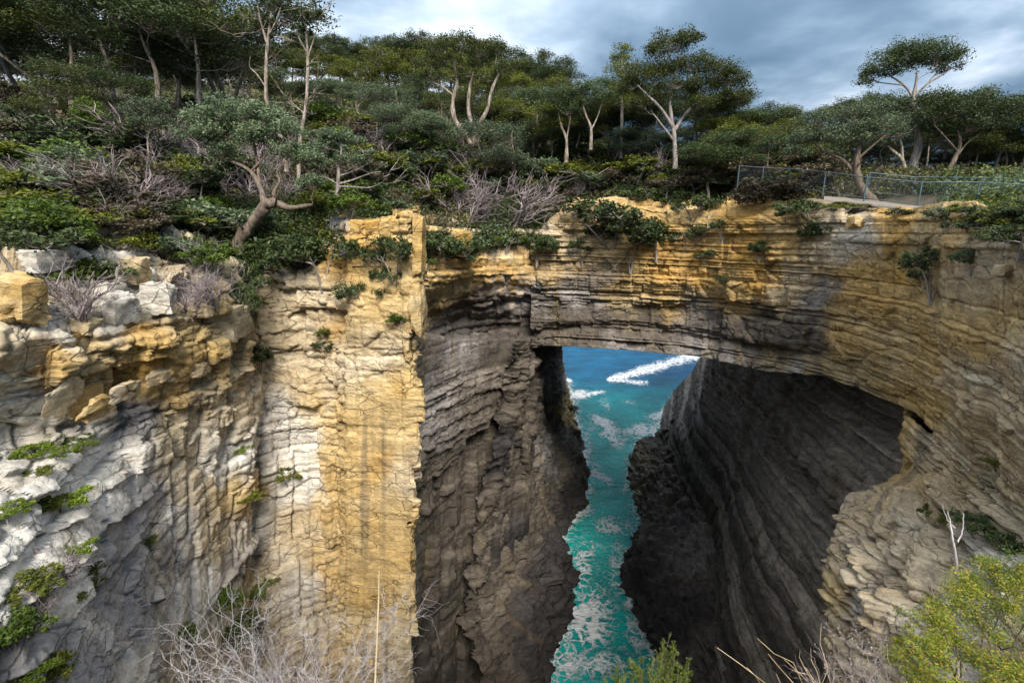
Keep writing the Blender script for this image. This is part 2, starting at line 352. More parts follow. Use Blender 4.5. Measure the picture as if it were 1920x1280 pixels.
def zone_colors(P, px, py, ib, il, s, spots, seed=0, warp=28, streak=1.0, cvar=0.24):
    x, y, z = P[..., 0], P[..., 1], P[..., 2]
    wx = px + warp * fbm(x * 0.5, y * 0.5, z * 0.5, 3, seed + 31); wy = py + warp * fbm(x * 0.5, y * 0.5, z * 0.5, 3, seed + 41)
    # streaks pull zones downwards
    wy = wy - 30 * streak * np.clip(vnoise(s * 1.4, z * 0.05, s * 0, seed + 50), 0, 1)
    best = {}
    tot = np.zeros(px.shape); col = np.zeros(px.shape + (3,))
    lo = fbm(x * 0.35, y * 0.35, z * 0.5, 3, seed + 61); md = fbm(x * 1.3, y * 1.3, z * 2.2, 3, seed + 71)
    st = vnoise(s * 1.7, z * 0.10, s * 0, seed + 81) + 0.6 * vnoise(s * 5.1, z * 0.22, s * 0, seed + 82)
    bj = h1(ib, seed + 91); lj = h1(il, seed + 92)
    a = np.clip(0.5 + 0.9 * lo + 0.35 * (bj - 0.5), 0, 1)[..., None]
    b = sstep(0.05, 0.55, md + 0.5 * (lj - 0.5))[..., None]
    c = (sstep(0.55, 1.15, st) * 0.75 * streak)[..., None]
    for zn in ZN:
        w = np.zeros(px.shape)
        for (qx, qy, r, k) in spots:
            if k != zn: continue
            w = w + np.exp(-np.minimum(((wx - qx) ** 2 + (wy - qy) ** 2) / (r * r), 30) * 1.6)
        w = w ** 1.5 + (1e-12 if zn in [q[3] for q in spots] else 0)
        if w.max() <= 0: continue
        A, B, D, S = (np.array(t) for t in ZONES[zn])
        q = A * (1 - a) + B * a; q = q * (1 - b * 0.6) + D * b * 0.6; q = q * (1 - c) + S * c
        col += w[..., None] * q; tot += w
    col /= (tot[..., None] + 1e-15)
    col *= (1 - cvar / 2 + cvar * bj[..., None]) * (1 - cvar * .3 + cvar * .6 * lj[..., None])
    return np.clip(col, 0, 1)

ROCKS = []
def rock_patch(name, rows, n, m, spots, st=None, mat=None, cubic=False, seed=0, warp=28, streak=1.0, extra=None, label=None, fade=True, modify=None, world=False, cvar=0.24, post=None):
    ctrl = np.array(rows, float)
    if not world: ctrl = at(ctrl[..., 0], ctrl[..., 1], ctrl[..., 2])
    G = interp_grid(ctrl, n, m, cubic)
    N = normals(G)
    view = G - np.array([0, 0, EYE]); flip = (N * view).sum(2) > 0
    if flip.mean() > 0.5: N = -N
    # smooth the normals so sharp control creases do not tear
    k = max(2, n // 40)
    for ax in (0, 1):
        for _ in range(2):
            N = (np.roll(N, k, ax) + N + np.roll(N, -k, ax)) if False else N
    Nh = N.copy(); Nh[..., 2] *= 0.35; Nh /= np.linalg.norm(Nh, axis=2, keepdims=True) + 1e-9
    steep = 1 - np.abs(N[..., 2]); w = sstep(0.15, 0.5, steep)[..., None]
    D = Nh * w + N * (1 - w)
    mid = G[n // 2]; sl_ = np.concatenate([[0], np.cumsum(np.linalg.norm(np.diff(mid[:, :2], axis=0), axis=1))])
    s = np.broadcast_to(sl_[None, :], (n, m)) + 0.0
    d, ib, il, eb = strata(G, s, seed=seed, **(st or {}))
    px, py = proj(G)
    if modify is not None: d = modify(d, G, px, py, s)
    P = G + D * d[..., None]
    if post is not None: P = post(P, G, px, py, s)
    col = zone_colors(G, px, py, ib, il, s, spots, seed, warp, streak, cvar)
    if extra is not None:       # the rock goes on, coarsely, below or behind
        last = ctrl[-1]; ex = extra(ctrl)[len(ctrl):]; off = ex - last[None]
        ti = np.linspace(0, 1, m); tc_ = np.linspace(0, 1, ctrl.shape[1])
        dd = np.linalg.norm(np.diff(ctrl, axis=1), axis=2); rg = np.linalg.norm((ctrl[:, 1:] + ctrl[:, :-1]) / 2 - np.array([0, 0, EYE]), axis=2); w_ = (dd / rg ** 0.8).mean(0); w_ = w_ + w_.mean() * .05; tc_ = np.concatenate([[0], np.cumsum(w_)]) / w_.sum()
        prev = P[-1]; add = []
        for o_ in off:
            O = np.stack([np.interp(ti, tc_, o_[:, i]) for i in range(3)], 1); tgt = P[-1] + O
            kk_ = 10
            for j in range(1, kk_ + 1):
                q = prev + (tgt - prev) * j / kk_; add.append(q + D[-1] * (0.35 * fbm(q[:, 0] * .5, q[:, 1] * .5, q[:, 2] * .5, 3, seed + 7))[:, None])
            prev = tgt
        P = np.concatenate([P, np.array(add)], 0); col = np.concatenate([col, np.broadcast_to(col[-1:], (len(add),) + col.shape[1:])], 0); n = P.shape[0]
    me = raw_mesh(name, P.reshape(-1, 3), grid_faces(n, m), [mat or M_ROCK], attrs={'Col': col.reshape(-1, 3)})
    o = link(name, me, kind='structure', label=label)
    ROCKS.append((P, n, m))
    return o

def addrows(c, *offs):
    """append hidden rows below/behind by world offsets from the last row (or absolute functions)"""
    out = [c]
    last = c[-1]
    for f in offs:
        last = f(last.copy()); out.append(last[None])
    return np.concatenate(out, 0)

# -- left cliff, its ledge and the tall pillar
LX = [-560, -120, 0, 150, 300, 425, 452, 480, 560, 632, 646, 720, 776, 787, 772, 740]
rows = []
def row(ys, Ys, xs=LX): rows.append([(x, y, Y) for x, y, Y in zip(xs, ys, Ys)])
#      -260  -120   0    150   300   425   452   480   560   632   646   720   776   787   772  740
row([ 330, 350, 370, 390, 410, 430, 440, 450, 440, 400, 396, 398, 392, 392, 392, 392],
    [ 18,  19,  20,  22,  24.5,27,  28,  29,  29,  28,  27.6, 27,  26,  26,  29,  33])
row([ 430, 440, 450, 450, 455, 480, 490, 500, 505, 470, 412, 405, 397, 394, 394, 394],
    [ 13.5,15,  16.5,18.5,21,  24,  25.5,26.5,27,  26.6,25.6, 25, 24.0,24.0,29,  33])
row([ 560, 555, 550, 545, 548, 548, 540, 520, 520, 500, 500, 490, 480, 480, 480, 480],
    [ 11.5,12.6,14.0,16.0,18.4,21,  23.3,25.5,26,  25.6,24.8, 24.3,23.6,23.6,29, 33])
row([ 665, 655, 645, 628, 604, 580, 584, 590, 590, 590, 590, 590, 590, 590, 590, 590],
    [ 10.4,11.3,12.2,14.3,17.0,20.0,21.5,25.2,25.7,25.2,24.4, 24.0,23.5,23.5,29, 33])
row([ 775, 755, 738, 712, 690, 655, 660, 665, 665, 665, 665, 665, 665, 665, 665, 665],
    [ 10.3,11.2,12.1,14.2,16.9,19.9,21.2,25.0,25.6,25.2,24.4, 23.9,23.5,23.5,29, 33])
row([ 860, 835, 812, 800, 785, 760, 760, 760, 760, 750, 750, 750, 750, 750, 750, 750],
    [ 10.2,11.2,12.3,14.3,17.2,20.6,21.5,24.3,25.2,25.0,24.3, 23.9,23.5,23.5,29, 33])
row([1000, 975, 950, 940, 930, 930, 930, 930, 930, 930, 930, 930, 930, 930, 930, 930],
    [ 8.2, 8.9, 9.8, 12.2,16.6,20.2,21.0,23.4,24.6,24.8,24.2, 23.8,23.4,23.4,29, 33])
row([1150,1130,1110,1100,1090,1090,1090,1090,1090,1090,1090,1090,1090,1090,1090,1090],
    [ 6.8, 7.5, 8.4, 10.4,15.2,19.2,20.2,22.2,23.6,24.2,23.8, 23.5,23.3,23.3,29, 33])
row([1380,1360,1340,1330,1320,1320,1320,1320,1320,1320,1320,1320,1320,1320,1320,1320],
    [ 5.8, 6.3, 7.0, 8.8, 12.8,17.0,18.4,20.6,22.2,23.0,22.9, 22.7,22.6,22.6,29, 33])
# bottom of the pillar leans left with perspective
xsB = [-560,-120,0,150,300,425,452,480,560,628,642,712,764,776,760,735]
rows[-1] = [(x, y, Y) for x, (_, y, Y) in zip(xsB, rows[-1])]
xsB2 = [-560,-120,0,150,300,425,452,480,560,630,644,716,770,782,766,738]
rows[-2] = [(x, y, Y) for x, (_, y, Y) in zip(xsB2, rows[-2])]
down = lambda dz, dx=0, dy=0: (lambda l: l + np.array([dx, dy, dz]))
def to_floor(z): return lambda l: np.concatenate([l[:, :2], np.full((len(l), 1), z)], 1)
sp_left = [(0,480,70,'cream'),(150,490,70,'pale'),(60,560,70,'pale'),(200,560,60,'pale'),(330,580,50,'cream'),
 (30,545,40,'gold'),(0,680,60,'cream'),(90,690,45,'ochre'),(170,680,50,'gold'),(250,660,50,'ochre'),(330,650,45,'gold'),(410,620,45,'olive'),(380,680,40,'gold'),
 (60,740,50,'pale'),(200,740,50,'gold'),(300,720,45,'gold'),(250,790,50,'slate'),(180,790,40,'pale'),(60,850,90,'pale'),(200,850,70,'pale'),(150,950,80,'pale'),
 (230,1000,50,'slate'),(30,1000,80,'pale'),(270,920,36,'slate'),(290,1050,50,'slate'),(210,1110,44,'slate'),(120,1190,44,'slate'),(60,1100,80,'pale'),(150,1130,50,'pale'),(20,1200,44,'slate'),(270,1190,46,'slate'),(330,1130,50,'pale'),
 (150,1260,60,'slate'),(240,1270,60,'pale'),(330,1260,60,'cream'),(340,1000,40,'pale'),(330,860,60,'cream'),(300,830,40,'olive'),(420,760,60,'cream'),(420,850,50,'pale'),(440,910,45,'gold'),
 (410,1000,60,'cream'),(450,1040,50,'slate'),(490,1100,60,'cream'),(400,1120,60,'pale'),(480,1000,50,'pale'),(440,1200,70,'cream'),
 (540,520,60,'cream'),(500,560,50,'olive'),(600,560,60,'cream'),(540,620,70,'cream'),(520,700,60,'cream'),(600,700,60,'cream'),(590,770,40,'gold'),(500,760,50,'pale'),(520,850,50,'pale'),(570,800,40,'pale'),
 (560,900,50,'pale'),(560,1000,60,'cream'),(540,1100,60,'pale'),(580,1200,70,'cream'),(620,600,30,'ochre'),
 (690,440,70,'ochre'),(760,430,40,'gold'),(640,420,26,'slate'),(690,500,60,'gold'),(760,500,40,'gold'),(700,580,60,'gold'),(700,660,60,'cream'),(700,760,70,'gold'),(770,700,40,'gold'),
 (660,860,60,'gold'),(700,880,45,'ochre'),(720,960,70,'gold'),(760,900,40,'cream'),(620,950,40,'gold'),(690,1050,70,'gold'),(640,1100,60,'gold'),(720,1130,60,'gold'),(650,1220,80,'gold'),(600,1050,40,'gold'),(740,1230,60,'cream')]
def mod_left(d, G, px, py, s):
    # the pillar is a smooth joint face: keep it planar below the bedded top
    pil = sstep(636, 650, px) * (1 - sstep(790, 800, px))
    low = sstep(690, 770, py)
    k = 1 - pil * (0.45 + 0.40 * low)
    rub = sstep(0, 60, 470 - px) * sstep(820, 900, py)
    # tumbled slabs dipping down to the right in the lower left
    q = (G[..., 0] * 0.75 + G[..., 1] * 0.15 - G[..., 2] * 0.75) + 0.35 * fbm(G[..., 0] * .6, G[..., 1] * .6, G[..., 2] * .6, 3, 77)
    sl = (q / 0.9); fi = np.floor(sl); slab = (h1(fi, 88) - 0.5) * 0.5 + (sl - fi - 0.5) * 0.25
    top = sstep(0, 40, 470 - px) * (1 - sstep(575, 640, py + (px - 0) * 0.12 - 20))
    h, ed = blocks(G[..., 0] * 0.75, G[..., 1] * 0.75, G[..., 2] * 0.75, 301, 1.2)
    hb, eb_ = blocks(G[..., 0] * 2.3, G[..., 1] * 2.3, G[..., 2] * 2.3, 305, 1.2)
    rb = 0.75 * h + 0.22 * hb - 0.2 * np.exp(-(ed / .05) ** 2)
    vert = sstep(700, 860, py) * (1 - pil) * sstep(230, 330, px)
    dd = d * k * (1 - 0.5 * rub) * (1 - 0.45 * vert) + rub * slab * (1 - vert) + vert * ribs(s, G[..., 2], 401, 0.8) * 0.75 + 0.12 * pil * ribs(s, G[..., 2], 409, 1.5)
    return dd * (1 - 0.88 * top) + top * rb
def chip_left(P, G, px, py, s):
    z = G[..., 2]; e = sstep(764, 782, px); h, ed = blocks(0 * z + 2.5, 0.7 * G[..., 1], z * 0.55, 501, 0.3); h2_, _ = blocks(0 * z + 1.5, 1.7 * G[..., 1], z * 1.9, 505, 0.3)
    P = P.copy(); P[..., 0] -= e * (0.22 + 0.55 * h + 0.22 * h2_ + 0.12 * fbm(z * .8, z * 0, G[..., 1], 3, 507)); P[..., 1] += e * 0.25 * (h2_ + .5); return P
LC = lambda c: addrows(c, down(-14, 0, 0.5), to_floor(-2))
rock_patch('left_cliff', rows, 440, 580, sp_left, dict(bed=0.40, lam=0.06, block=0.26, joint=0.18, rough=0.14, fine=0.03, big=0.55, vor=0.42, vs=0.6), seed=3, extra=LC, modify=mod_left, post=chip_left)

# -- back wall left of the opening (bedded face above, undercut and dark wall below)
BX = [735, 765, 795, 860, 930, 1000, 1012]
BYd = [32, 34.2, 36.5, 41, 45, 48, 56]
def brow(y, dY, dx=0, ys=None):
    return [(x + dx, (ys[i] if ys else y), Y + (dY[i] if isinstance(dY, (list, tuple)) else dY)) for i, (x, Y) in enumerate(zip(BX, BYd))]
rows = [brow(400, 3.5, ys=[400,400,400,402,398,392,392]), brow(470, 0.8, ys=[462,470,476,474,470,466,466]), brow(484, 0), brow(516, 0.1),
        brow(530, [0.2,0.2,0.3,1.2,1.6,0.6,0.6]), brow(562, [0.6,1.2,2.0,3.0,3.0,1.8,1.0]), brow(592, [1,3.0,5.4,6.4,5.8,3.6,1.6]), brow(628, [1,3.0,5.4,6.4,5.8,3.8,2.0]),
        brow(636, [0.6,1.2,2.0,2.4,2.0,1.4,1.2]), brow(692, [0.6,1.2,2.0,2.4,2.2,1.4,1.2]), brow(720, [0.2,0.8,1.0,1.4,1.2,1.2,2.2]),
        brow(800, [0,0.2,0.4,0.6,1.6,2.6,4.2]), brow(900, [0,0.2,0.8,1.8,3.4,4.8,6.0]),
        brow(1080, [-0.6,-0.4,0.0,1.6,3.4,5.2,6.4], -6), brow(1290, [-2,-2,-1.8,-0.2,2.4,4.6,6.4], -14)]
sp_back = [(900,585,60,'black'),(840,612,50,'black'),(970,608,50,'black'),(930,545,30,'band'),(820,440,60,'gold'),(860,430,50,'cream'),(950,440,60,'cream'),(800,500,40,'gold'),(880,498,50,'ochre'),(960,495,60,'ochre'),(1000,500,30,'gold'),(850,540,40,'gold'),(800,570,30,'gold'),  # black spots paint the undercut's shade into the rock colour
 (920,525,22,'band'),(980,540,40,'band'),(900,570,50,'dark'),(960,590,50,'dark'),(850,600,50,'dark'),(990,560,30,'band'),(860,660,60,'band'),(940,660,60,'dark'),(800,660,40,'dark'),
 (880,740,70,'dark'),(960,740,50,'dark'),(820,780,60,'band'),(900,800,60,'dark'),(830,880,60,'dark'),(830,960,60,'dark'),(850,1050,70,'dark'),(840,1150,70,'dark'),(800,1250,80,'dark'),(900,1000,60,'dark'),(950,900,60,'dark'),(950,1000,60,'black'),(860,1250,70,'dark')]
def mod_back(d, G, px, py, s):
    x, y, z = G[..., 0], G[..., 1], G[..., 2]
    edge = 735 + (985 - px) * 1.05 + 26 * fbm(x * .3, y * .3, z * .3, 3, 431); lo = sstep(-25, 25, py - edge)
    slabm = sstep(628, 638, py) * (1 - sstep(686, 696, py)) * (px < 1000)
    return d * (1 - 0.72 * lo) * (1 - 0.75 * slabm) - 1.1 * lo + lo * ribs(s, z, 433, 0.6) * 1.3
rock_patch('back_wall', rows, 380, 230, sp_back, dict(bed=0.7, lam=0.2, block=0.2, joint=0.3, rough=0.4, fine=0.06, big=0.35, vor=0.25, vs=0.5, lsc=0.6), cvar=0.6, seed=11, modify=mod_back, extra=lambda c: addrows(c, to_floor(-2)))

# -- the arch: bridge face, undercut, and the right wall running back towards the camera
AX = [996, 1030, 1080, 1150, 1220, 1300, 1365, 1437, 1541, 1615, 1713, 1790, 1866, 1960, 2480]
AY = [48,  47.6, 47.2, 46.6, 45.8, 44.3, 42,   39.4, 35.6, 32,   27.2, 22.6, 18.6, 15.2, 10.2]
AL = [652, 650,  650,  655,  660,  668,  679,  696,  704,  731,  776,  846,  925, 1005, 1220]     # lower edge
AT = [458, 425,  388,  380,  392,  402,  402,  400,  402,  408,  412,  404,  420,  440,  480]     # rim
AR = []
fr = [(-0.06, 2.6), (0, 0.6), (0.10, 0.15), (0.30, 0.1), (0.42, -0.1), (0.50, 0.2), (0.60, 0.6), (0.70, 0.9), (0.80, 0.7), (0.86, 1.5), (0.90, 0.5), (1.0, 0.0)]
for f, dY in fr:
    rr = []
    for i, x in enumerate(AX):
        k = min(1, max(0, (1650 - x) / 250)); k2 = 1 if f <= 0.3 else k
        rr.append((x, AT[i] + (AL[i] - AT[i]) * f, AY[i] + dY * (k2 if f > 0 else (1 if x < 1700 else 0.8))))
    AR.append(rr)
def arch_extra(c):
    l = c[-1]; k = np.clip((np.array(AX) - 1300) / 400, 0, 1)[:, None]
    o1 = l + np.concatenate([3 + 5 * k - 3*0, 2 + 4 * (1 - k), 0.35 + 0 * k], 1) * np.concatenate([k > 0, k >= 0, k >= 0], 1)
    o2 = l + np.concatenate([6 + 9 * k, 12 + 8 * (1 - k), 1.2 + 0 * k], 1) * np.concatenate([k > 0, k >= 0, k >= 0], 1)
    o3 = o2.copy(); o3[:, 2] += 8
    return np.concatenate([c, o1[None], o2[None], o3[None]], 0)
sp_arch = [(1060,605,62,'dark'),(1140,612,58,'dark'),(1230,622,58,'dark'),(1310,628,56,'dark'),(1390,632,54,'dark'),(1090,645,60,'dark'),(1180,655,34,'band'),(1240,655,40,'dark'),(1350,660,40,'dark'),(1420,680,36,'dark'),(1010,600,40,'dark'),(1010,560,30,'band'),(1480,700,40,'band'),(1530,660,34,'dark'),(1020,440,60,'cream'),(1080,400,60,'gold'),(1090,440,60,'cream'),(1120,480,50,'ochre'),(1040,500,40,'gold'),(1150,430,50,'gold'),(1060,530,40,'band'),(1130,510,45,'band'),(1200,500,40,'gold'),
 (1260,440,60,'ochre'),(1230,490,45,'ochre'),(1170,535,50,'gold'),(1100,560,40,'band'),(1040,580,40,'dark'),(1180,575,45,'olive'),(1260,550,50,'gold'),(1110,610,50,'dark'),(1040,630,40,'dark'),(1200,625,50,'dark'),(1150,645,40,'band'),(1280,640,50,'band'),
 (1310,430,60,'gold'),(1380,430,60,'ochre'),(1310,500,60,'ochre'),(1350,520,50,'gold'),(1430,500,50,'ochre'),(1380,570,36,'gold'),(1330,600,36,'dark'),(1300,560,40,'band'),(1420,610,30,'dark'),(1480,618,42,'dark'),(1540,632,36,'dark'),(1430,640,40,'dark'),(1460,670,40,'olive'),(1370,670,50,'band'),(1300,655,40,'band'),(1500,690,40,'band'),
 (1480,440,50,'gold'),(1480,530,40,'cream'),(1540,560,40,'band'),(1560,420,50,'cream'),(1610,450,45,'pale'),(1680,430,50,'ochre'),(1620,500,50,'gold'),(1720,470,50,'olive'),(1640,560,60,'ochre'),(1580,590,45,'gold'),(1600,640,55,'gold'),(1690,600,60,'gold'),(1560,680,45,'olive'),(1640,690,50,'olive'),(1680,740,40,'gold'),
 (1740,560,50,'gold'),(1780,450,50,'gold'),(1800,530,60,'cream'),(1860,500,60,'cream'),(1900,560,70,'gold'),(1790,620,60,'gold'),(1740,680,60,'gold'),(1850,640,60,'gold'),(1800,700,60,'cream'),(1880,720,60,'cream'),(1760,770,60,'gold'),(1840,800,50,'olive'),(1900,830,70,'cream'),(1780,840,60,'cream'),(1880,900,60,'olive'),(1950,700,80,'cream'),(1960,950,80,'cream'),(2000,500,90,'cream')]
def mod_arch(d, G, px, py, s):
    k = sstep(1480, 1720, px)
    st_ = 0.5 * sstep(1776, 1784, px + 0.05 * (py - 600)) - 0.35 * sstep(1846, 1856, px)
    return d * (1 - 0.60 * k) + st_ * sstep(0, 1, (py > 440) * 1.0)
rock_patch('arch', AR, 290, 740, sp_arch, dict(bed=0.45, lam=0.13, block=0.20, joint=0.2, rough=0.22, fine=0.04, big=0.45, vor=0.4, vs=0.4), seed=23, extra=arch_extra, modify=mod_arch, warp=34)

# -- right wall below the arch springing, with the jagged ledge in front
RX = [
 [(1735,790,31),(1750,800,31),(1713,770,27.4),(1790,835,22.9),(1866,915,18.9),(1970,990,15.4),(2430,1150,10.8)],
 [(1722,830,31),(1735,840,31),(1703,832,27.3),(1785,860,22.8),(1862,930,18.8),(1968,1005,15.2),(2430,1170,10.6)],
 [(1712,885,31),(1722,890,31),(1690,888,27.2),(1770,890,22.9),(1856,950,18.6),(1966,1030,15.0),(2430,1190,10.4)],
 [(1684,920,30),(1684,918,29),(1674,912,25.6),(1746,915,22.6),(1850,975,18.2),(1964,1060,14.8),(2430,1210,10.3)],
 [(1644,962,29),(1639,960,28),(1624,956,23.8),(1706,955,21.8),(1840,1010,17.6),(1960,1090,14.4),(2430,1250,9.9)],
 [(1644,1030,29),(1639,1030,27),(1620,1024,22.6),(1686,1020,20.8),(1820,1060,17.0),(1950,1130,13.8),(2420,1290,9.5)],
 [(1624,1098,28),(1619,1098,26),(1594,1094,21.4),(1666,1092,19.8),(1800,1120,16.2),(1940,1180,13.0),(2410,1340,8.9)],
 [(1634,1180,28),(1624,1180,26),(1590,1170,20.6),(1666,1172,18.8),(1790,1190,15.4),(1930,1240,12.2),(2400,1400,8.4)],
 [(1634,1330,28),(1624,1330,25),(1609,1320,19.4),(1666,1325,17.0),(1780,1320,14.0),(1920,1380,11.0),(2390,1540,7.6)],
]
sp_right = [(1700,860,70,'gold'),(1780,850,60,'cream'),(1850,880,60,'olive'),(1900,950,70,'cream'),(1640,950,60,'cream'),(1700,980,60,'cream'),(1620,1040,60,'cream'),(1690,1050,50,'cream'),(1780,1010,60,'cream'),(1850,1040,60,'pale'),(1600,1120,50,'gold'),(1660,1130,34,'slate'),(1740,1100,60,'cream'),(1800,1150,60,'pale'),(1580,1180,50,'cream'),(1700,1200,60,'cream'),(1900,1100,80,'pale'),(1950,1200,90,'cream')]
def mod_right(d, G, px, py, s):
    return d * (0.55 + 0.75 * sstep(890, 960, py))
rock_patch('right_wall', RX, 280, 280, sp_right, dict(bed=0.8, lam=0.22, block=0.42, joint=0.3, rough=0.2, fine=0.03, big=0.9, vor=0.4, vs=0.7), seed=37, extra=lambda c: addrows(c, to_floor(-2)), modify=mod_right)

# -- cave wall on the right of the gorge (world coordinates)
def wcol(Y, pts): return [(x, Y + (dy if len(p) > 2 else 0), EYE + z) for p in pts for (x, z, dy) in [(p[0], p[1], p[2] if len(p) > 2 else 0)]]
cw = []
#        Y : ceiling, upper, bulge top, bulge lip, under, mid, low, base, ledge foot
CT = [ (20, 28.0, 27.0, 25.5, 24.8, 26.5, 25.0, 21.0, 16.5),
       (27, 28.5, 27.5, 25.6, 24.8, 27.0, 25.6, 22.0, 18.0),
       (34, 29.5, 28.0, 26.0, 25.2, 27.6, 26.0, 23.0, 19.5),
       (42, 30.5, 29.0, 27.2, 26.6, 28.2, 26.8, 24.0, 21.5),
       (52, 31.5, 30.6, 29.6, 29.2, 29.6, 28.6, 27.0, 25.2),
       (65, 32.5, 32.0, 31.6, 31.6, 32.0, 31.8, 31.2, 30.2),
       (80, 33.0, 33.0, 33.0, 33.2, 33.4, 33.0, 32.2, 31.4),
       (96, 36.0, 37.5, 39.5, 40.5, 41.0, 40.0, 36.0, 33.0),
       (112,44.0, 45.5, 47.0, 47.8, 48.2, 46.6, 43.0, 37.5),
       (128,55.0, 55.0, 55.5, 56.0, 56.0, 53.5, 49.0, 43.0),
       (165,84.0, 84.0, 84.0, 84.0, 84.0, 81.0, 76.0, 69.0)]
Zs = [-9.5, -13, -17.5, -21.5, -23.5, -31, -39, -47]
for j in range(8):
    cw.append([(t[j + 1], t[0], EYE + Zs[j] * (1 if t[0] < 90 else 1) + (0 if t[0] < 100 else 0)) for t in CT])
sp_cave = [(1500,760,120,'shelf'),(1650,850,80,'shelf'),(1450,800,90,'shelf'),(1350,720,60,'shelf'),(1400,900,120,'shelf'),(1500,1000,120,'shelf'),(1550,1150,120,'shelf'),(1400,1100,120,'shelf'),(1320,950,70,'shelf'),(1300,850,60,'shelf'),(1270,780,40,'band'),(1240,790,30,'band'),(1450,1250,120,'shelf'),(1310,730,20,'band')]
def mod_cave(d, G, px, py, s):
    z = G[..., 2]; lo = 1 - sstep(EYE - 26, EYE - 22, z)
    return d * (1 - 0.40 * lo)
rock_patch('cave_wall', cw, 260, 420, sp_cave, dict(bed=0.75, lam=0.34, block=0.28, joint=0.4, rough=0.4, fine=0.05, big=0.5, vor=0.3, vs=0.35, lsc=0.6), seed=41, world=True, cvar=1.1, modify=mod_cave, extra=lambda c: addrows(c, to_floor(-2)))

# -- inner wall on the left of the gorge
IL_ = [
 # top ................................................ water
 [(970,640,44),(960,700,45),(935,780,46),(905,880,46),(885,1000,45.5),(872,1110,44),(872,1190,42.5),(900,1290,42),(960,1330,41.5),(1012,1372,41)],
 [(985,640,46.5),(990,700,47.5),(960,780,48.0),(925,880,48.0),(905,1000,47.6),(893,1100,46.6),(905,1160,45.4),(960,1235,45.0),(1008,1255,45.6),(1022,1292,46)],
 [(1000,640,52),(1000,700,52.5),(985,790,53),(965,880,53),(955,960,52.5),(950,1020,52),(975,1060,52),(1020,1085,52.6),(1040,1120,53),(1054,1192,53.4)],
 [(1015,640,62),(1013,700,62),(1010,790,62),(1003,870,62),(1000,930,61.5),(1005,960,61),(1020,985,61.5),(1045,1015,62),(1058,1050,62),(1066,1097,62.4)],
 [(1030,640,75),(1030,700,75),(1030,770,75),(1028,840,75),(1028,880,75),(1030,910,75),(1034,930,75),(1040,955,75),(1044,980,75),(1047,1006,75)],
 [(1040,640,86),(1041,700,86),(1043,770,86),(1048,830,86),(1055,850,85),(1063,870,84.5),(1072,890,84),(1082,910,84),(1090,930,83.5),(1096,958,83)],
 [(1046,640,105),(1048,690,105),(1052,740,105),(1058,780,105),(1063,795,104.5),(1070,810,104),(1078,825,103),(1086,840,102.5),(1092,852,102),(1099,874,101)],
 [(1048,640,125),(1051,680,125),(1055,715,125),(1060,740,125),(1063,750,125),(1066,760,125),(1070,770,125),(1074,780,125),(1078,788,125),(1082,797,125)],
 [(1046,640,160),(1048,660,160),(1052,680,160),(1055,690,160),(1056,700,160),(1057,706,160),(1058,712,160),(1059,716,160),(1060,720,160),(1062,724,160)],
]
IL = [[IL_[c][r] for c in range(len(IL_))] for r in range(len(IL_[0]))]
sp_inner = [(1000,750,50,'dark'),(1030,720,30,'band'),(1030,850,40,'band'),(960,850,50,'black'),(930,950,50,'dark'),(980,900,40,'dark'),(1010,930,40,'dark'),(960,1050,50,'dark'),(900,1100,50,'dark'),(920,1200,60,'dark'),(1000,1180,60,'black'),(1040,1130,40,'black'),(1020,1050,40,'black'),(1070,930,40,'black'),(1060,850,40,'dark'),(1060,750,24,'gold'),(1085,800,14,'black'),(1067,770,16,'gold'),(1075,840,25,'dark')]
def mod_gorge(d, G, px, py, s):
    return d * (0.6 + 0.7 * sstep(990, 1080, py)) + ribs(s, G[..., 2], 451, 0.35) * 1.3
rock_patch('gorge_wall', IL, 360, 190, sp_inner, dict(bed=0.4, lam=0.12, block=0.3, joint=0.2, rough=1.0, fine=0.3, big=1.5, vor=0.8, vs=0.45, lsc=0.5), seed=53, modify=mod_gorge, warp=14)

# -- wave-cut ledge at the foot of the cave wall
SH = [(40,21.0,18.6,4.5),(46,22.5,18.4,4.8),(55,26.5,17.7,5.5),(60,28.5,17.2,5.5),(64,29.6,17.0,5.2),(70,30.6,18.9,4.8),(75,31.2,23.2,3.8),(78,31.6,24.6,3.8),(86,32.2,24.8,4.2),(95,33.5,26.0,4.4),(104,35.0,27.8,4.2),(109,37.0,31.0,3.6),(112,38.5,37.0,3.0),(126,44.0,41.5,3.2),(140,53.0,51.0,3.0),(165,71.0,69.0,3.0)]
rows = []
for kk in range(6):
    r_ = []
    for (Y, xb, xs, hh) in SH:
        xx = [xb + 3, xb - 0.2 * (xb - xs), xb - 0.55 * (xb - xs), xs + 0.12 * (xb - xs), xs + 0.02, xs - 0.5][kk]
        zz_ = [hh + 4.5, hh + 0.9, hh * 0.9, hh * 0.75, 0.6, -2.5][kk]
        r_.append((xx, Y, zz_))
    rows.append(r_)
sp_ledge = [(1235,870,55,'shelf'),(1240,930,45,'shelf'),(1200,860,26,'olive'),(1195,920,20,'olive'),(1250,980,50,'shelf'),(1290,1030,60,'band'),(1220,1060,60,'black'),(1210,1150,60,'black'),(1280,1150,70,'black'),(1310,1230,70,'dark'),(1330,1060,50,'dark'),(1260,790,40,'dark'),(1250,820,40,'dark')]
rock_patch('shore_ledge', rows, 110, 400, sp_ledge, dict(bed=0.3, lam=0.10, block=0.3, joint=0.15, rough=1.3, fine=0.45, big=0.6, vor=1.0, vs=0.4, lsc=0.5), seed=61, world=True, mat=M_WET, warp=16)

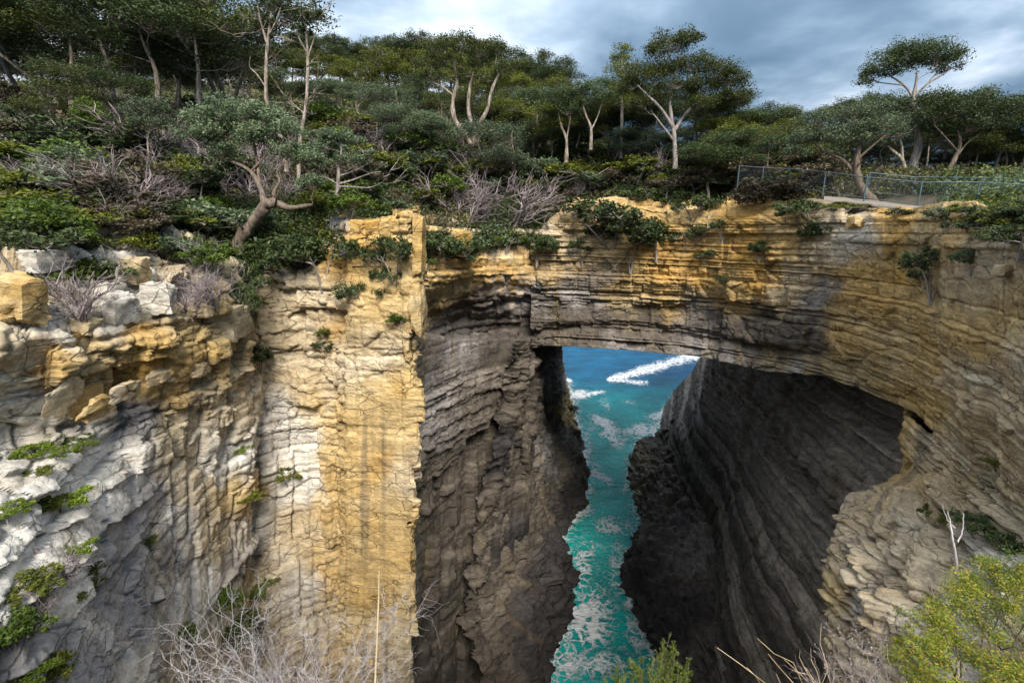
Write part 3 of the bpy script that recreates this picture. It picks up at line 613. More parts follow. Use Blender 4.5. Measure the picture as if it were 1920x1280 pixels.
# -- ground above the cliffs
GX = [-420, -200, 0, 200, 430, 640, 800, 1003, 1150, 1300, 1450, 1600, 1750, 1920, 2150, 2600]
def grow(ys, Ys): return [(x, y, Y) for x, y, Y in zip(GX, ys, Ys)]
GRr = [
 grow([430,442,452,455,492,446,474,452,440,420,404,396,410,440,500,520],[10,12.5,16.8,20.2,24.5,27.6,38.2,49.8,48.6,46.5,43,37.5,30.5,22,15,10]),
 grow([385,385,385,388,415,398,405,382,372,366,360,366,384,402,430,420],[14,19,22,25,28,31,42,53,51.5,49.5,45.6,40.6,33.5,27,20,15]),
 grow([280,285,290,295,322,320,320,310,312,312,316,324,345,352,350,340],[20,26,30,33,36,40,50,60,57.5,54.5,50,45,38,33,28,24]),
 grow([205,210,215,220,228,230,238,256,290,306,312,318,330,335,330,320],[36,43,47,50,54,61,73,80,68,60,56,52,47,44,40,36]),
 grow([160,160,160,160,162,165,180,215,290,340,345,350,360,370,370,360],[80,95,105,112,118,122,128,125,88,72,70,68,64,62,60,60]),
 grow([190,190,190,190,190,200,230,270,400,440,450,460,480,500,500,500],[160,190,200,210,210,200,190,180,120,95,92,90,88,86,86,86]),
]
def soil_material():
    m, nt, b = new_mat('soil'); v = mapping(nt)
    n = tex(nt, 'ShaderNodeTexNoise', 0.9, v, Detail=7.0, Roughness=0.7)
    cr = nt.nodes.new('ShaderNodeValToRGB'); nt.links.new(n.outputs[0], cr.inputs[0])
    cr.color_ramp.elements[0].position = 0.35; cr.color_ramp.elements[0].color = (0.030, 0.028, 0.014, 1)
    cr.color_ramp.elements[1].position = 0.7; cr.color_ramp.elements[1].color = (0.085, 0.065, 0.040, 1)
    nt.links.new(cr.outputs[0], b.inputs['Base Color']); b.inputs['Roughness'].default_value = 1
    bp = nt.nodes.new('ShaderNodeBump'); bp.inputs['Strength'].default_value = 0.8; bp.inputs['Distance'].default_value = 0.3
    nt.links.new(n.outputs[0], bp.inputs['Height']); nt.links.new(bp.outputs[0], b.inputs['Normal'])
    return m
M_SOIL = soil_material()
gc = np.array(GRr, float); gc = at(gc[..., 0], gc[..., 1], gc[..., 2])
GROUND = interp_grid(gc, 140, 260, True)
GROUND[..., 2] += 0.35 * fbm(GROUND[..., 0] * .3, GROUND[..., 1] * .3, 0 * GROUND[..., 0], 4, 5)
# a drop behind the seaward crest so nothing is left open
me = raw_mesh('ground', GROUND.reshape(-1, 3), grid_faces(140, 260), [M_SOIL], smooth=True)
g_obj = link('ground', me, kind='structure')
# the near brink under the camera
nb = []
for (Y, z) in ((-8, -1.4), (-2, -1.6), (0.3, -1.7), (1.6, -2.5), (2.6, -3.5), (3.6, -6.5), (4.2, -14), (4.8, -34), (5, -54)):
    nb.append([(x, Y + (0 if Y < 0 else 0.02 * x * x * 0.1), EYE + z) for x in (-30, -14, -7, -3, 0, 3, 7, 14, 30)])
NB = interp_grid(np.array(nb, float), 90, 160, True)
NB[..., 2] += 0.12 * fbm(NB[..., 0], NB[..., 1], NB[..., 2], 4, 8)
me = raw_mesh('near_ground', NB.reshape(-1, 3), grid_faces(90, 160), [M_SOIL], smooth=True)
link('near_ground', me, kind='structure')

# ------------------------------------------------------------------ water
def water():
    # fine sheet where the water is seen, with foam density per vertex
    ys = np.concatenate([np.linspace(36, 130, 230), np.linspace(130.5, 300, 90)]); xs = np.linspace(-14, 120, 330)
    Xg, Yg = np.meshgrid(xs, ys); Xg = Xg * 1.0
    P = np.stack([Xg, Yg, 0 * Xg], -1); px, py = proj(P)
    near = 1 - sstep(90, 190, Yg)
    hgt = 0.22 * fbm(Xg * 0.12 + 0.1 * Yg, Yg * 0.22, 0 * Xg, 4, 3) + 0.07 * fbm(Xg * 0.8, Yg * 0.9, 0 * Xg, 3, 9)
    P[..., 2] = hgt
    wx = Xg + 2.2 * fbm(Xg * .22, Yg * .22, 0 * Xg, 3, 61); wy = Yg + 2.2 * fbm(Xg * .22, Yg * .22, 0 * Xg, 3, 62)
    qx, qy = proj(np.stack([wx, wy, 0 * wx], -1))
    f = np.zeros(Xg.shape)
    def blob(cx, cy, rx, ry, a, ang=0.0):
        dx = qx - cx; dy = qy - cy; c, s = math.cos(ang), math.sin(ang)
        u = (dx * c + dy * s) / rx; v = (-dx * s + dy * c) / ry
        return a * np.exp(-(u * u + v * v) ** 1.3)
    for b in [(1110,1160,52,62,1.0,0.1),(1075,1240,45,40,.95,0),(1130,1255,50,30,.8,0),(1085,1060,34,60,.8,.2),(1160,1060,20,50,.75,-.2),(1195,1190,20,90,.72,-.15),(1145,985,34,18,1.0,.1),(1195,975,22,16,.95,.6),
              (1120,890,40,10,.9,.6),(1108,875,26,16,.7,0),(1150,815,18,34,1.0,-.7),(1130,795,34,12,1.1,.6),(1200,805,50,14,1.0,-.05),(1245,810,34,24,1.1,.25),(1190,830,16,20,.85,0),(1180,900,14,34,.8,0),(1195,950,20,40,.75,0),
              (1085,740,26,9,1.3,0),(1115,738,26,4,1.2,-.2),(1062,713,9,5,1.2,0),(1245,775,36,12,.95,-.4),(1275,745,20,12,.95,.3),(1260,770,26,10,1.0,-.3),(1135,760,10,20,.55,0),(1185,755,20,5,.6,.1),
              (1100,830,14,50,.7,.1),(1100,1120,30,20,.6,0),(1050,1270,20,60,.6,0),(1060,1010,16,14,.7,0),(1175,1000,40,10,.6,.3),(1095,960,20,12,.6,0)]:
        f = np.maximum(f, blob(*b))
    # wake streak on the open sea: a broad line up to the right and a short tail
    def seg(x0, y0, x1, y1, w0, w1, a):
        dx, dy = x1 - x0, y1 - y0; t = np.clip(((px - x0) * dx + (py - y0) * dy) / (dx * dx + dy * dy), 0, 1)
        d = np.hypot(px - x0 - t * dx, py - y0 - t * dy); w = w0 + (w1 - w0) * t
        w = w * (1 + 0.4 * fbm(Xg * .3, Yg * .3, 0 * Xg, 2, 71))
        return a * np.exp(-(d / w) ** 2.4)
    f = np.maximum(f, seg(1145, 711, 1320, 662, 7, 13, 0.98)); f = np.maximum(f, seg(1175, 703, 1250, 684, 9, 9, 0.98)); f = np.maximum(f, seg(1140, 711, 1212, 718, 4, 5, 0.92))
    # shore wash
    shr = np.interp(Yg, [s[0] for s in SH], [s[2] for s in SH]); dr = shr - Xg
    ilp = at(np.array([c[-1][0] for c in IL_]), np.array([c[-1][1] for c in IL_]), np.array([c[-1][2] for c in IL_], float))
    shl = np.interp(Yg, ilp[:, 1], ilp[:, 0]); dl = Xg - shl
    wob = 1.0 * fbm(Xg * .35, Yg * .35, 0 * Xg, 3, 81)
    f = np.maximum(f, 0.98 * np.exp(-np.clip(dr + wob, 0, 9) / 2.0) * (Yg < 150)); f = np.maximum(f, 0.98 * np.exp(-np.clip(dl + wob, 0, 9) / 2.0) * (Yg < 165))
    f = np.maximum(f, 0.30 * near)
    deep = sstep(104, 178, Yg + 9 * fbm(Xg * .05, Yg * .05, 0 * Xg, 3, 5) + 0.10 * (Xg - 20))
    me = raw_mesh('sea', P.reshape(-1, 3), grid_faces(len(ys), len(xs)), [], smooth=True, attrs={'foam': f.ravel(), 'deep': deep.ravel()})
    m, nt, b = new_mat('sea_water'); L = nt.links.new
    af = nt.nodes.new('ShaderNodeAttribute'); af.attribute_name = 'foam'; ad = nt.nodes.new('ShaderNodeAttribute'); ad.attribute_name = 'deep'
    v = mapping(nt)
    wn = tex(nt, 'ShaderNodeTexNoise', 0.7, v, Detail=3.0)
    va = nt.nodes.new('ShaderNodeVectorMath'); va.operation = 'SCALE'; L(wn.outputs['Color'], va.inputs[0]); va.inputs['Scale'].default_value = 1.6
    vb = nt.nodes.new('ShaderNodeVectorMath'); L(v, vb.inputs[0]); L(va.outputs[0], vb.inputs[1])
    # lacy foam: ridges of two noises + cells
    r1 = tex(nt, 'ShaderNodeTexNoise', 0.42, vb.outputs[0], Detail=6.0, Roughness=0.62)
    lace = mathn(nt, 'SUBTRACT', 1.0, mathn(nt, 'MULTIPLY', mathn(nt, 'ABSOLUTE', mathn(nt, 'SUBTRACT', r1.outputs[0], 0.5)), 7.0))
    vo = tex(nt, 'ShaderNodeTexVoronoi', 0.62, vb.outputs[0]); vo.feature = 'DISTANCE_TO_EDGE'
    cell = mathn(nt, 'SUBTRACT', 1.0, mathn(nt, 'MULTIPLY', vo.outputs[0], 4.5))
    r2 = tex(nt, 'ShaderNodeTexNoise', 1.5, v, Detail=6.0, Roughness=0.7)
    pat = mathn(nt, 'ADD', mathn(nt, 'MULTIPLY', mathn(nt, 'MAXIMUM', lace, cell), 0.62), mathn(nt, 'MULTIPLY', r2.outputs[0], 0.62))
    fo = mathn(nt, 'ADD', mathn(nt, 'MULTIPLY', mathn(nt, 'SUBTRACT', pat, 0.66), 2.0), af.outputs['Fac'])
    fo = mathn(nt, 'MULTIPLY', mathn(nt, 'SUBTRACT', fo, 0.69), 2.0)
    cl = nt.nodes.new('ShaderNodeClamp'); L(fo, cl.inputs[0])
    n5 = tex(nt, 'ShaderNodeTexNoise', 0.12, v, Detail=4.0)
    dm = nt.nodes.new('ShaderNodeMix'); dm.data_type = 'RGBA'; L(ad.outputs['Fac'], dm.inputs[0])
    dm.inputs[6].default_value = (0.008, 0.44, 0.40, 1); dm.inputs[7].default_value = (0.002, 0.080, 0.17, 1)
    sc = nt.nodes.new('ShaderNodeVectorMath'); sc.operation = 'SCALE'; L(dm.outputs[2], sc.inputs[0])
    L(mathn(nt, 'MULTIPLY_ADD', mathn(nt, 'SUBTRACT', n5.outputs[0], 0.5), 1.6, 1.0), sc.inputs['Scale'])
    fm = nt.nodes.new('ShaderNodeMix'); fm.data_type = 'RGBA'; L(cl.outputs[0], fm.inputs[0]); L(sc.outputs[0], fm.inputs[6]); fm.inputs[7].default_value = (0.90, 0.92, 0.93, 1)
    L(fm.outputs[2], b.inputs['Base Color'])
    L(mathn(nt, 'MULTIPLY_ADD', cl.outputs[0], 0.6, 0.22), b.inputs['Roughness']); b.inputs['IOR'].default_value = 1.33
    w1 = tex(nt, 'ShaderNodeTexNoise', 0.9, mapping(nt, (0.55, 1.25, 1)), Detail=6.0, Roughness=0.6, Distortion=0.4)
    w2 = tex(nt, 'ShaderNodeTexNoise', 0.22, mapping(nt, (0.5, 1.3, 1)), Detail=3.0, Roughness=0.5)
    hh = mathn(nt, 'ADD', mathn(nt, 'MULTIPLY', w1.outputs[0], 0.5), mathn(nt, 'MULTIPLY', w2.outputs[0], 1.2))
    hh = mathn(nt, 'ADD', hh, mathn(nt, 'MULTIPLY', cl.outputs[0], 0.12))
    bp = nt.nodes.new('ShaderNodeBump'); bp.inputs['Strength'].default_value = 1.0; bp.inputs['Distance'].default_value = 1.0
    L(hh, bp.inputs['Height']); L(bp.outputs[0], b.inputs['Normal'])
    me.materials.append(m); link('sea', me, kind='structure')
    # the open ocean out to the horizon, butting against the fine sheet
    V = []; F_ = []
    def quad(x0, x1, y0, y1):
        i = len(V); V.extend([(x0, y0, -0.3), (x1, y0, -0.3), (x1, y1, -0.3), (x0, y1, -0.3)]); F_.append((i, i + 1, i + 2, i + 3))
    quad(-9000, 9000, 299, 9000); quad(-9000, -14, -9000, 299); quad(120, 9000, -9000, 299); quad(-14, 120, -9000, 36.3)
    me = raw_mesh('ocean', np.array(V), np.array(F_), [m], attrs={'foam': np.zeros(len(V)), 'deep': np.ones(len(V))}); link('ocean', me, kind='structure')
water()

# ------------------------------------------------------------------ picking points on the built terrain
def make_bvh():
    V = []; F_ = []; b = 0
    for P, n, m in ROCKS + [(GROUND, 140, 260), (NB, 90, 160)]:
        Q = P[::2, ::2]; nn, mm = Q.shape[:2]; V.append(Q.reshape(-1, 3)); F_.append(grid_faces(nn, mm, b)); b += nn * mm
    return BVHTree.FromPolygons(np.concatenate(V).tolist(), np.concatenate(F_).tolist())
BVH = make_bvh()
GB = BVHTree.FromPolygons(GROUND.reshape(-1, 3).tolist(), grid_faces(140, 260).tolist())
def hit(px, py):
    r = BVH.ray_cast(Vector((0, 0, EYE)), ray(px, py)); return r[0], r[1]
def gz(x, y):
    r = GB.ray_cast(Vector((x, y, 200)), Vector((0, 0, -1))); return r[0].z if r[0] else None
# ------------------------------------------------------------------ plants
def tube_into(V, F_, pts, rad, k=5):
    pts = np.asarray(pts, float); rad = np.asarray(rad, float); n = len(pts)
    T = np.gradient(pts, axis=0); T /= np.linalg.norm(T, axis=1, keepdims=True) + 1e-9
    ref = np.array([0.31, 0.2, 0.93]) if abs(T[0, 2]) < 0.8 else np.array([1.0, 0.1, 0.1])
    A = np.cross(T, ref); A /= np.linalg.norm(A, axis=1, keepdims=True) + 1e-9; B = np.cross(T, A)
    an = np.linspace(0, 2 * math.pi, k, endpoint=False)
    ring = pts[:, None] + rad[:, None, None] * (np.cos(an)[None, :, None] * A[:, None] + np.sin(an)[None, :, None] * B[:, None])
    base = sum(len(v) for v in V); V.append(ring.reshape(-1, 3))
    i = np.arange(n - 1)[:, None]; j = np.arange(k)[None]
    a = base + i * k + j; b = base + i * k + (j + 1) % k
    F_.append(np.stack([a, b, b + k, a + k], -1).reshape(-1, 4))
def limb(V, F_, p0, p1, r0, r1, rr, bend=0.18, n=7, k=5, sag=0.0):
    p0 = np.array(p0, float); p1 = np.array(p1, float); L = np.linalg.norm(p1 - p0); t = np.linspace(0, 1, n)[:, None]
    off = rr.normal(size=3) * bend * L; off2 = rr.normal(size=3) * bend * 0.5 * L
    P = p0 + (p1 - p0) * t + off * (t * (1 - t)) * 2 + off2 * np.sin(t * 2 * math.pi) * 0.4 + np.array([0, 0, sag * L]) * (t * (1 - t)) * 2
    P[1:-1] += rr.normal(size=(n - 2, 3)) * 0.018 * L
    tube_into(V, F_, P, np.linspace(r0, r1, n), k); return P
def leaves(cent, size, rr, flat=0.35, aspect=2.2, tri=False):
    """kite leaves at the given centres"""
    n = len(cent); D = rr.normal(size=(n, 3)); D[:, 2] = D[:, 2] * 0.7 - 0.1; D /= np.linalg.norm(D, axis=1, keepdims=True)
    N = rr.normal(size=(n, 3)); N[:, 2] = np.abs(N[:, 2]) + flat; S = np.cross(D, N); S /= np.linalg.norm(S, axis=1, keepdims=True) + 1e-9
    sz = (size * rr.uniform(0.6, 1.35, n))[:, None]; a = cent - D * sz * 0.5; b = cent + D * sz * 0.5
    s1 = cent + S * sz / aspect * 0.5; s2 = cent - S * sz / aspect * 0.5
    if tri:
        V = np.stack([a + S * sz / aspect * .5, b, a - S * sz / aspect * .5], 1).reshape(-1, 3); F_ = np.arange(3 * n).reshape(-1, 3); k = 3
    else:
        V = np.stack([a, s1, b, s2], 1).reshape(-1, 3); F_ = np.arange(4 * n).reshape(-1, 4); k = 4
    return V, F_, k
def crown_points(lobes, n, rr, sub=0.34, gap=0.0):
    """leaf centres and tuft centres: each lobe (x,y,z,rx,ry,rz) is filled with small tufts near its upper shell"""
    vol = np.array([(l[3] * l[4] * l[5]) ** (2 / 3) for l in lobes]); vol = vol / vol.sum()
    pts = []; tips = []; rn = []
    for l, w in zip(lobes, vol):
        c = np.array(l[:3]); r = np.array(l[3:6]); nt = int(max(5, min(70, 9 + 5 * (r.mean() / 0.6) ** 1.6)))
        U = rr.normal(size=(nt, 3)); U[:, 2] = np.abs(U[:, 2]) * 1.0 - 0.35; U /= np.linalg.norm(U, axis=1, keepdims=True)
        T = c + U * r * rr.uniform(0.45, 1.0, (nt, 1)); m = int(n * w / nt) + 1
        tr = r.mean() * sub * rr.uniform(0.6, 1.4, nt)
        for q, ra in zip(T, tr):
            g = rr.normal(size=(m, 3)); g /= np.linalg.norm(g, axis=1, keepdims=True) + 1e-9; g *= (rr.random((m, 1)) ** 0.45)
            g[:, 2] *= 0.75; pts.append(q + g * ra * 1.15); rn.append(np.clip(rr.uniform(0.15, 0.75) + rr.normal(size=m) * 0.16 + g[:, 2] * 0.25, 0, 1)); tips.append((q, c))
    return np.concatenate(pts), tips, np.concatenate(rn)
def make_tree(name, trunks, lobes, leaf='dark', bark='pale', n=6000, ls=0.16, seed=1, r0=0.22, sub=0.34, aspect=2.4, twig=True, dead=0):
    """trunks: list of polylines [(x,y,z,r),...]; limbs run from the trunk to every lobe and on to its tufts"""
    rr = np.random.default_rng(seed); V = []; F_ = []; ends = []
    for tk in trunks:
        P = np.array([t[:3] for t in tk], float); r = np.array([t[3] for t in tk], float)
        t = np.linspace(0, len(P) - 1, (len(P) - 1) * 4 + 1); i = np.minimum(t.astype(int), len(P) - 2); f = (t - i)[:, None]
        P0 = P[np.maximum(i - 1, 0)]; P1 = P[i]; P2 = P[i + 1]; P3 = P[np.minimum(i + 2, len(P) - 1)]
        Q = 0.5 * (2 * P1 + (P2 - P0) * f + (2 * P0 - 5 * P1 + 4 * P2 - P3) * f ** 2 + (3 * P1 - P0 - 3 * P2 + P3) * f ** 3)
        q = np.interp(t, np.arange(len(r)), r); tube_into(V, F_, Q, q * (1 + 0.10 * rr.normal(size=len(q))), 8); ends.append((Q, q))
    pts, tips, rn = crown_points(lobes, n, rr, sub) if lobes else (np.zeros((0, 3)), [], np.zeros(0))
    limbs = {}
    for l in lobes:
        c = np.array(l[:3]) - np.array([0, 0, l[5] * 0.45]); best = None
        for Q, q in ends:
            d = np.linalg.norm(Q - c, axis=1) + 0.6 * np.maximum(0, Q[:, 2] - c[2]) * 2; d[: len(Q) // 4] += 2
            j = int(np.argmin(d))
            if best is None or d[j] < best[0]: best = (d[j], Q[j], q[j])
        rr0 = max(0.018, best[2] * 0.38); P = limb(V, F_, best[1], c, rr0, rr0 * 0.35, rr, 0.12, 8, 6, 0.1); limbs[tuple(l[:3])] = (P, rr0)
    if twig:
        for (q, c) in tips:
            P, r = limbs[tuple(c)]; j = rr.integers(len(P) // 2, len(P)); limb(V, F_, P[j], q, max(0.012, r * 0.28), 0.006, rr, 0.14, 4, 3, 0.1)
    for _ in range(dead):
        Q, q = ends[rr.integers(len(ends))]; j = rr.integers(len(Q) // 4, len(Q)); d = rr.normal(size=3); d[2] = abs(d[2]) * 0.7; d /= np.linalg.norm(d)
        L = rr.uniform(0.8, 2.2); P = limb(V, F_, Q[j], Q[j] + d * L, q[j] * 0.35, 0.01, rr, 0.2, 6, 4)
        for _ in range(3):
            e = d + rr.normal(size=3) * 0.6; limb(V, F_, P[3], P[3] + e * L * 0.4, 0.02, 0.006, rr, 0.2, 4, 3)
    tm = raw_mesh(name + '_trunk', np.concatenate(V), np.concatenate(F_), [BARK[bark]], smooth=True)
    cm = None
    if len(pts):
        LV, LF, k = leaves(pts, ls, rr, aspect=aspect); cm = raw_mesh(name + '_crown', LV, LF, [LEAF[leaf]], attrs={'rnd': np.repeat(rn, k)})
    return tm, cm
def put_tree(meshes, name, label, cat, loc, scale=1.0, rz=0.0, group=None, tilt=(0, 0), second=None, sz=None):
    e = bpy.data.objects.new(name, None); COL.objects.link(e); e.location = loc; e.rotation_euler = (tilt[0], tilt[1], rz)
    e.scale = (scale, scale, sz or scale) ; e['label'] = label; e['category'] = cat; e.empty_display_size = 0.3
    if group: e['group'] = group
    if meshes[0]: link('trunk' if cat == 'tree' else 'stem', meshes[0], e)
    if meshes[1]: link('crown' if cat == 'tree' else 'foliage', meshes[1], e)
    return e
# generic tree shapes, about 10 m tall, to be copied with their own scale and turn
def gen_tree(seed, h=10, spread=3.2, leaf='dark', bark='pale', n=9000, nl=9, multi=False, low=0.5, ls=0.17):
    rr = np.random.default_rng(seed); tr = []; tops = []
    for k in range(2 if multi else 1):
        dx, dy = rr.normal(size=2) * (0.9 if multi else 0.35); hh = h * rr.uniform(0.72, 0.82)
        tr.append([(0, 0, -0.6, 0.19), (dx * .25, dy * .25, hh * .25, 0.14), (dx * .9 + rr.normal() * .2, dy * .9, hh * .55, 0.10), (dx * 1.5, dy * 1.5, hh * .8, 0.07), (dx * 1.7, dy * 1.7, hh, 0.05)]); tops.append((dx * 1.5, dy * 1.5))
    lo = []
    for i in range(nl):
        a = rr.uniform(0, 6.28); q = tops[i % len(tops)]; f = rr.uniform(0, 1) ** 0.6; zz = h * (low + (0.93 - low) * rr.random()); rad = spread * f * (1.15 - 0.5 * abs(zz / h - 0.7))
        s = rr.uniform(0.8, 1.5) * spread / 3.2; lo.append((q[0] + math.cos(a) * rad, q[1] + math.sin(a) * rad, zz, s * 1.15, s * 1.15, s * 0.85))
    lo.append((tops[0][0], tops[0][1], h * 0.93, 1.2, 1.2, 0.7))
    return make_tree('tree_%d' % seed, tr, lo, leaf, bark, int(n * 1.8), ls * 1.12, seed + 100, sub=0.50)
T_DARK = [gen_tree(s, 10, 3.4, 'dark' if s < 3 else 'mid', 'pale' if s % 2 else 'grey', 8500, 12, s % 3 == 0, 0.42) for s in (1, 2, 3, 4)]
T_OLIVE = [gen_tree(s, 8, 3.0, 'olive', 'pale', 7500, 10, s % 2 == 0, 0.5) for s in (11, 12)]
T_GREY = [gen_tree(s, 7.5, 3.0, 'grey', 'pale', 7500, 11, s % 2 == 0, 0.4) for s in (21, 22)]
# shrubs of unit size (1 m tall)
def gen_shrub(seed, leaf, bark='grey', n=2600, ls=0.075, nl=6, aspect=2.0, wide=0.6):
    rr = np.random.default_rng(seed); tr = []; lo = []
    for k in range(3):
        d = rr.normal(size=2) * 0.16; tr.append([(0, 0, -0.25, 0.022), (d[0], d[1], 0.25, 0.016), (d[0] * 2, d[1] * 2, 0.5, 0.008)])
    for k in range(nl):
        a = rr.uniform(0, 6.28); f = rr.random() ** 0.5 * wide; z = 0.30 + 0.42 * rr.random() * (1.25 - f); s = rr.uniform(0.18, 0.32)
        lo.append((math.cos(a) * f, math.sin(a) * f, z, s * 1.2, s * 1.2, s * 0.85))
    return make_tree('shrub_%d' % seed, tr, lo, leaf, bark, n, ls, seed, sub=0.42, aspect=aspect)
SH_ = {k: [gen_shrub(30 + 7 * i + j, k) for j in range(2)] for i, k in enumerate(('dark', 'olive', 'grey', 'green', 'heath'))}
SH_['lime'] = [gen_shrub(90, 'lime', n=2600)]
def gen_dead(seed, bark='dead', n=150):
    rr = np.random.default_rng(seed); V = []; F_ = []
    for k in range(9):
        a = rr.uniform(0, 6.28); f = rr.uniform(0.1, 0.6); e = np.array([math.cos(a) * f, math.sin(a) * f, rr.uniform(0.35, 0.7)])
        P = limb(V, F_, (0, 0, -0.15), e, 0.022, 0.009, rr, 0.2, 6, 4)
        for j in range(n // 9):
            q = P[rr.integers(2, 6)]; d = (e + rr.normal(size=3) * 0.35); d /= np.linalg.norm(d); L = rr.uniform(0.2, 0.5)
            Q = limb(V, F_, q, q + d * L, 0.009, 0.003, rr, 0.2, 4, 3)
            d2 = d + rr.normal(size=3) * 0.5; limb(V, F_, Q[2], Q[2] + d2 * L * 0.5, 0.005, 0.002, rr, 0.2, 3, 3)
    return raw_mesh('dead_%d' % seed, np.concatenate(V), np.concatenate(F_), [BARK[bark]]), None
SH_['dead'] = [gen_dead(201), gen_dead(202)]; SH_['white'] = [gen_dead(203, 'white', 110)]

# undergrowth: one mass of heath over the ground above the cliffs
def undergrowth():
    rr = np.random.default_rng(99); n = 21000
    n_, m_ = GROUND.shape[:2]; u = rr.random(n) ** 1.5 * (n_ * 0.80 - 2) + 0; v = rr.random(n) * (m_ - 2)
    i = u.astype(int); j = v.astype(int); P = GROUND[i, j] + (GROUND[i + 1, j] - GROUND[i, j]) * (u - i)[:, None] + (GROUND[i, j + 1] - GROUND[i, j]) * (v - j)[:, None]
    px, py = proj(P); ok = (px > -60) & (px < 1990)
    path = (P[:, 1] < 38) & (px > 1545) & (px < 1780) & (py > 364)
    P = P[ok & ~path]
    kinds = ('olive', 'dark', 'grey', 'heath'); bias = (0.10, 0.22, -0.12, -0.05)
    sc = np.stack([vnoise(P[:, 0] * 0.15, P[:, 1] * 0.15, 0 * P[:, 0], 50 + o) + bias[o] + 0.35 * rr.normal(size=len(P)) for o in range(4)], 1); pick = sc.argmax(1)
    for leaf, off in zip(kinds, range(4)):
        Q = P[pick == off]
        cent = []; rn = []
        for q in Q:
            far = q[1]; sz = rr.uniform(0.35, 0.95) * (1 + far / 100); m = int(26 if far < 45 else 16)
            g = rr.normal(size=(m, 3)); g /= np.linalg.norm(g, axis=1, keepdims=True); g *= rr.random((m, 1)) ** 0.4; g[:, 2] = np.abs(g[:, 2]) * 0.9
            cent.append(q + g * np.array([sz, sz, sz * 1.1])); rn.append(np.clip(rr.uniform(0.05, 0.7) + 0.15 * rr.normal(size=m) + g[:, 2] * 0.2, 0, 1))
        cent = np.concatenate(cent); rn = np.concatenate(rn); ls = 0.12 + cent[:, 1] * 0.0036
        LV, LF, k = leaves(cent, ls, rr, aspect=1.8, tri=True)
        yield leaf, LV, LF, np.repeat(rn, k)
Vv = []; Ff = []; Rn = []; Mi = []; ofs = 0; mats = []
for leaf, LV, LF, rn in undergrowth():
    Vv.append(LV); Ff.append(LF + ofs); ofs += len(LV); Rn.append(rn); Mi.append(np.full(len(LF), len(mats))); mats.append(LEAF[leaf])
link('undergrowth', raw_mesh('undergrowth', np.concatenate(Vv), np.concatenate(Ff), mats, attrs={'rnd': np.concatenate(Rn)}, fmat=np.concatenate(Mi)), kind='stuff',
     label='dense low heath scrub covering the ground above the cliffs')

def put_shrub(kind, px, py, hpx, label, group=None, name=None, wide=1.0, v=0, cat='shrub', Y=None):
    """shrub whose foot is seen at photo pixel (px,py) and which is hpx tall there"""
    if Y is None:
        p, nrm = hit(px, py)
        if p is None: return
        if abs(nrm.z) < 0.75 and kind not in ('dead', 'white'): p = p - Vector((0, 0, 0.30 * hpx * (p - Vector((0, 0, EYE))).length / F_PX))
    else:
        q = at(px, py, Y); p = Vector(q)
    t = (p - Vector((0, 0, EYE))).length; h = hpx * t / F_PX
    ms = SH_[kind][v % len(SH_[kind])]
    e = put_tree(ms, name or {'dead': 'dead_shrub', 'white': 'dead_shrub'}.get(kind, 'shrub'), label, cat, p, h, random.uniform(0, 6.28), group)
    e.scale = (h * wide, h * wide, h); return e
def put_big(meshes, px, Y, hpx_top, base_h, label, group=None, name='gum_tree', leafh=None, rz=None, wide=1.0):
    """tree at forward distance Y whose top reaches photo row hpx_top"""
    x = at(px, 300, Y)[0]; z = gz(x, Y)
    if z is None: return
    top = at(px, hpx_top, Y)[2]; s = max(0.2, (top - z) / base_h)
    e = put_tree(meshes, name, label, 'tree', (x, Y, z), s, random.uniform(0, 6.28) if rz is None else rz, group)
    e.scale = (s * wide, s * wide, s); return e

LANDMARKS = [(500,130,'the slender pale-trunked gum'),(575,210,'the white-trunked slender gum'),(890,230,'the forked gum'),(480,350,'the twisted gum'),(1265,220,'the largest gum'),(1715,220,'the umbrella gum'),(1610,340,'the leaning gum'),
 (1385,320,'the left end of the fence'),(1720,360,'the double fence post'),(710,400,'the pillar top'),(950,390,'the spilling dead branches'),(168,225,'the lime-green young tree'),(280,235,'the grey sapling'),(865,440,'the square yellow block'),(1165,150,'the pointed olive tree'),
 (1345,330,'the brown mound'),(150,495,'the mounded green bush'),(1008,175,'the pale layered tree'),(1055,240,'the white Y-shaped trunk'),(635,310,'the silver-branched gum'),(1840,400,'the rim mound at right'),(955,190,'the yellow wattle'),(0,330,'the left photo edge'),(1920,380,'the right photo edge')]
USED = set()
def auto_label(adj, noun, px, py, fallback):
    near = sorted(LANDMARKS, key=lambda l: (l[0] - px) ** 2 + (l[1] - py) ** 2)[:5]
    for x, y, ph in near:
        dx, dy = px - x, py - y; d = math.hypot(dx, dy); q = 'close' if d < 60 else ('a little' if d < 130 else 'well')
        hor = 'right' if dx > 0 else 'left'; ver = 'below' if dy > 0 else 'above'
        if abs(dx) > 2.2 * abs(dy): w = f'{q} {hor} of'
        elif abs(dy) > 2.2 * abs(dx): w = f'{q} {ver}'
        else: w = f'{q} {ver} and {hor} of'
        lab = f'{adj} {noun} {w} {ph}'
        if lab not in USED: USED.add(lab); return lab
    return fallback
ADJ = {'olive': 'olive-coloured', 'dark': 'dark green', 'grey': 'grey-green', 'heath': 'brownish', 'dead': 'bare dead', 'green': 'fresh green', 'lime': 'lime-green', 'white': 'bleached bare'}

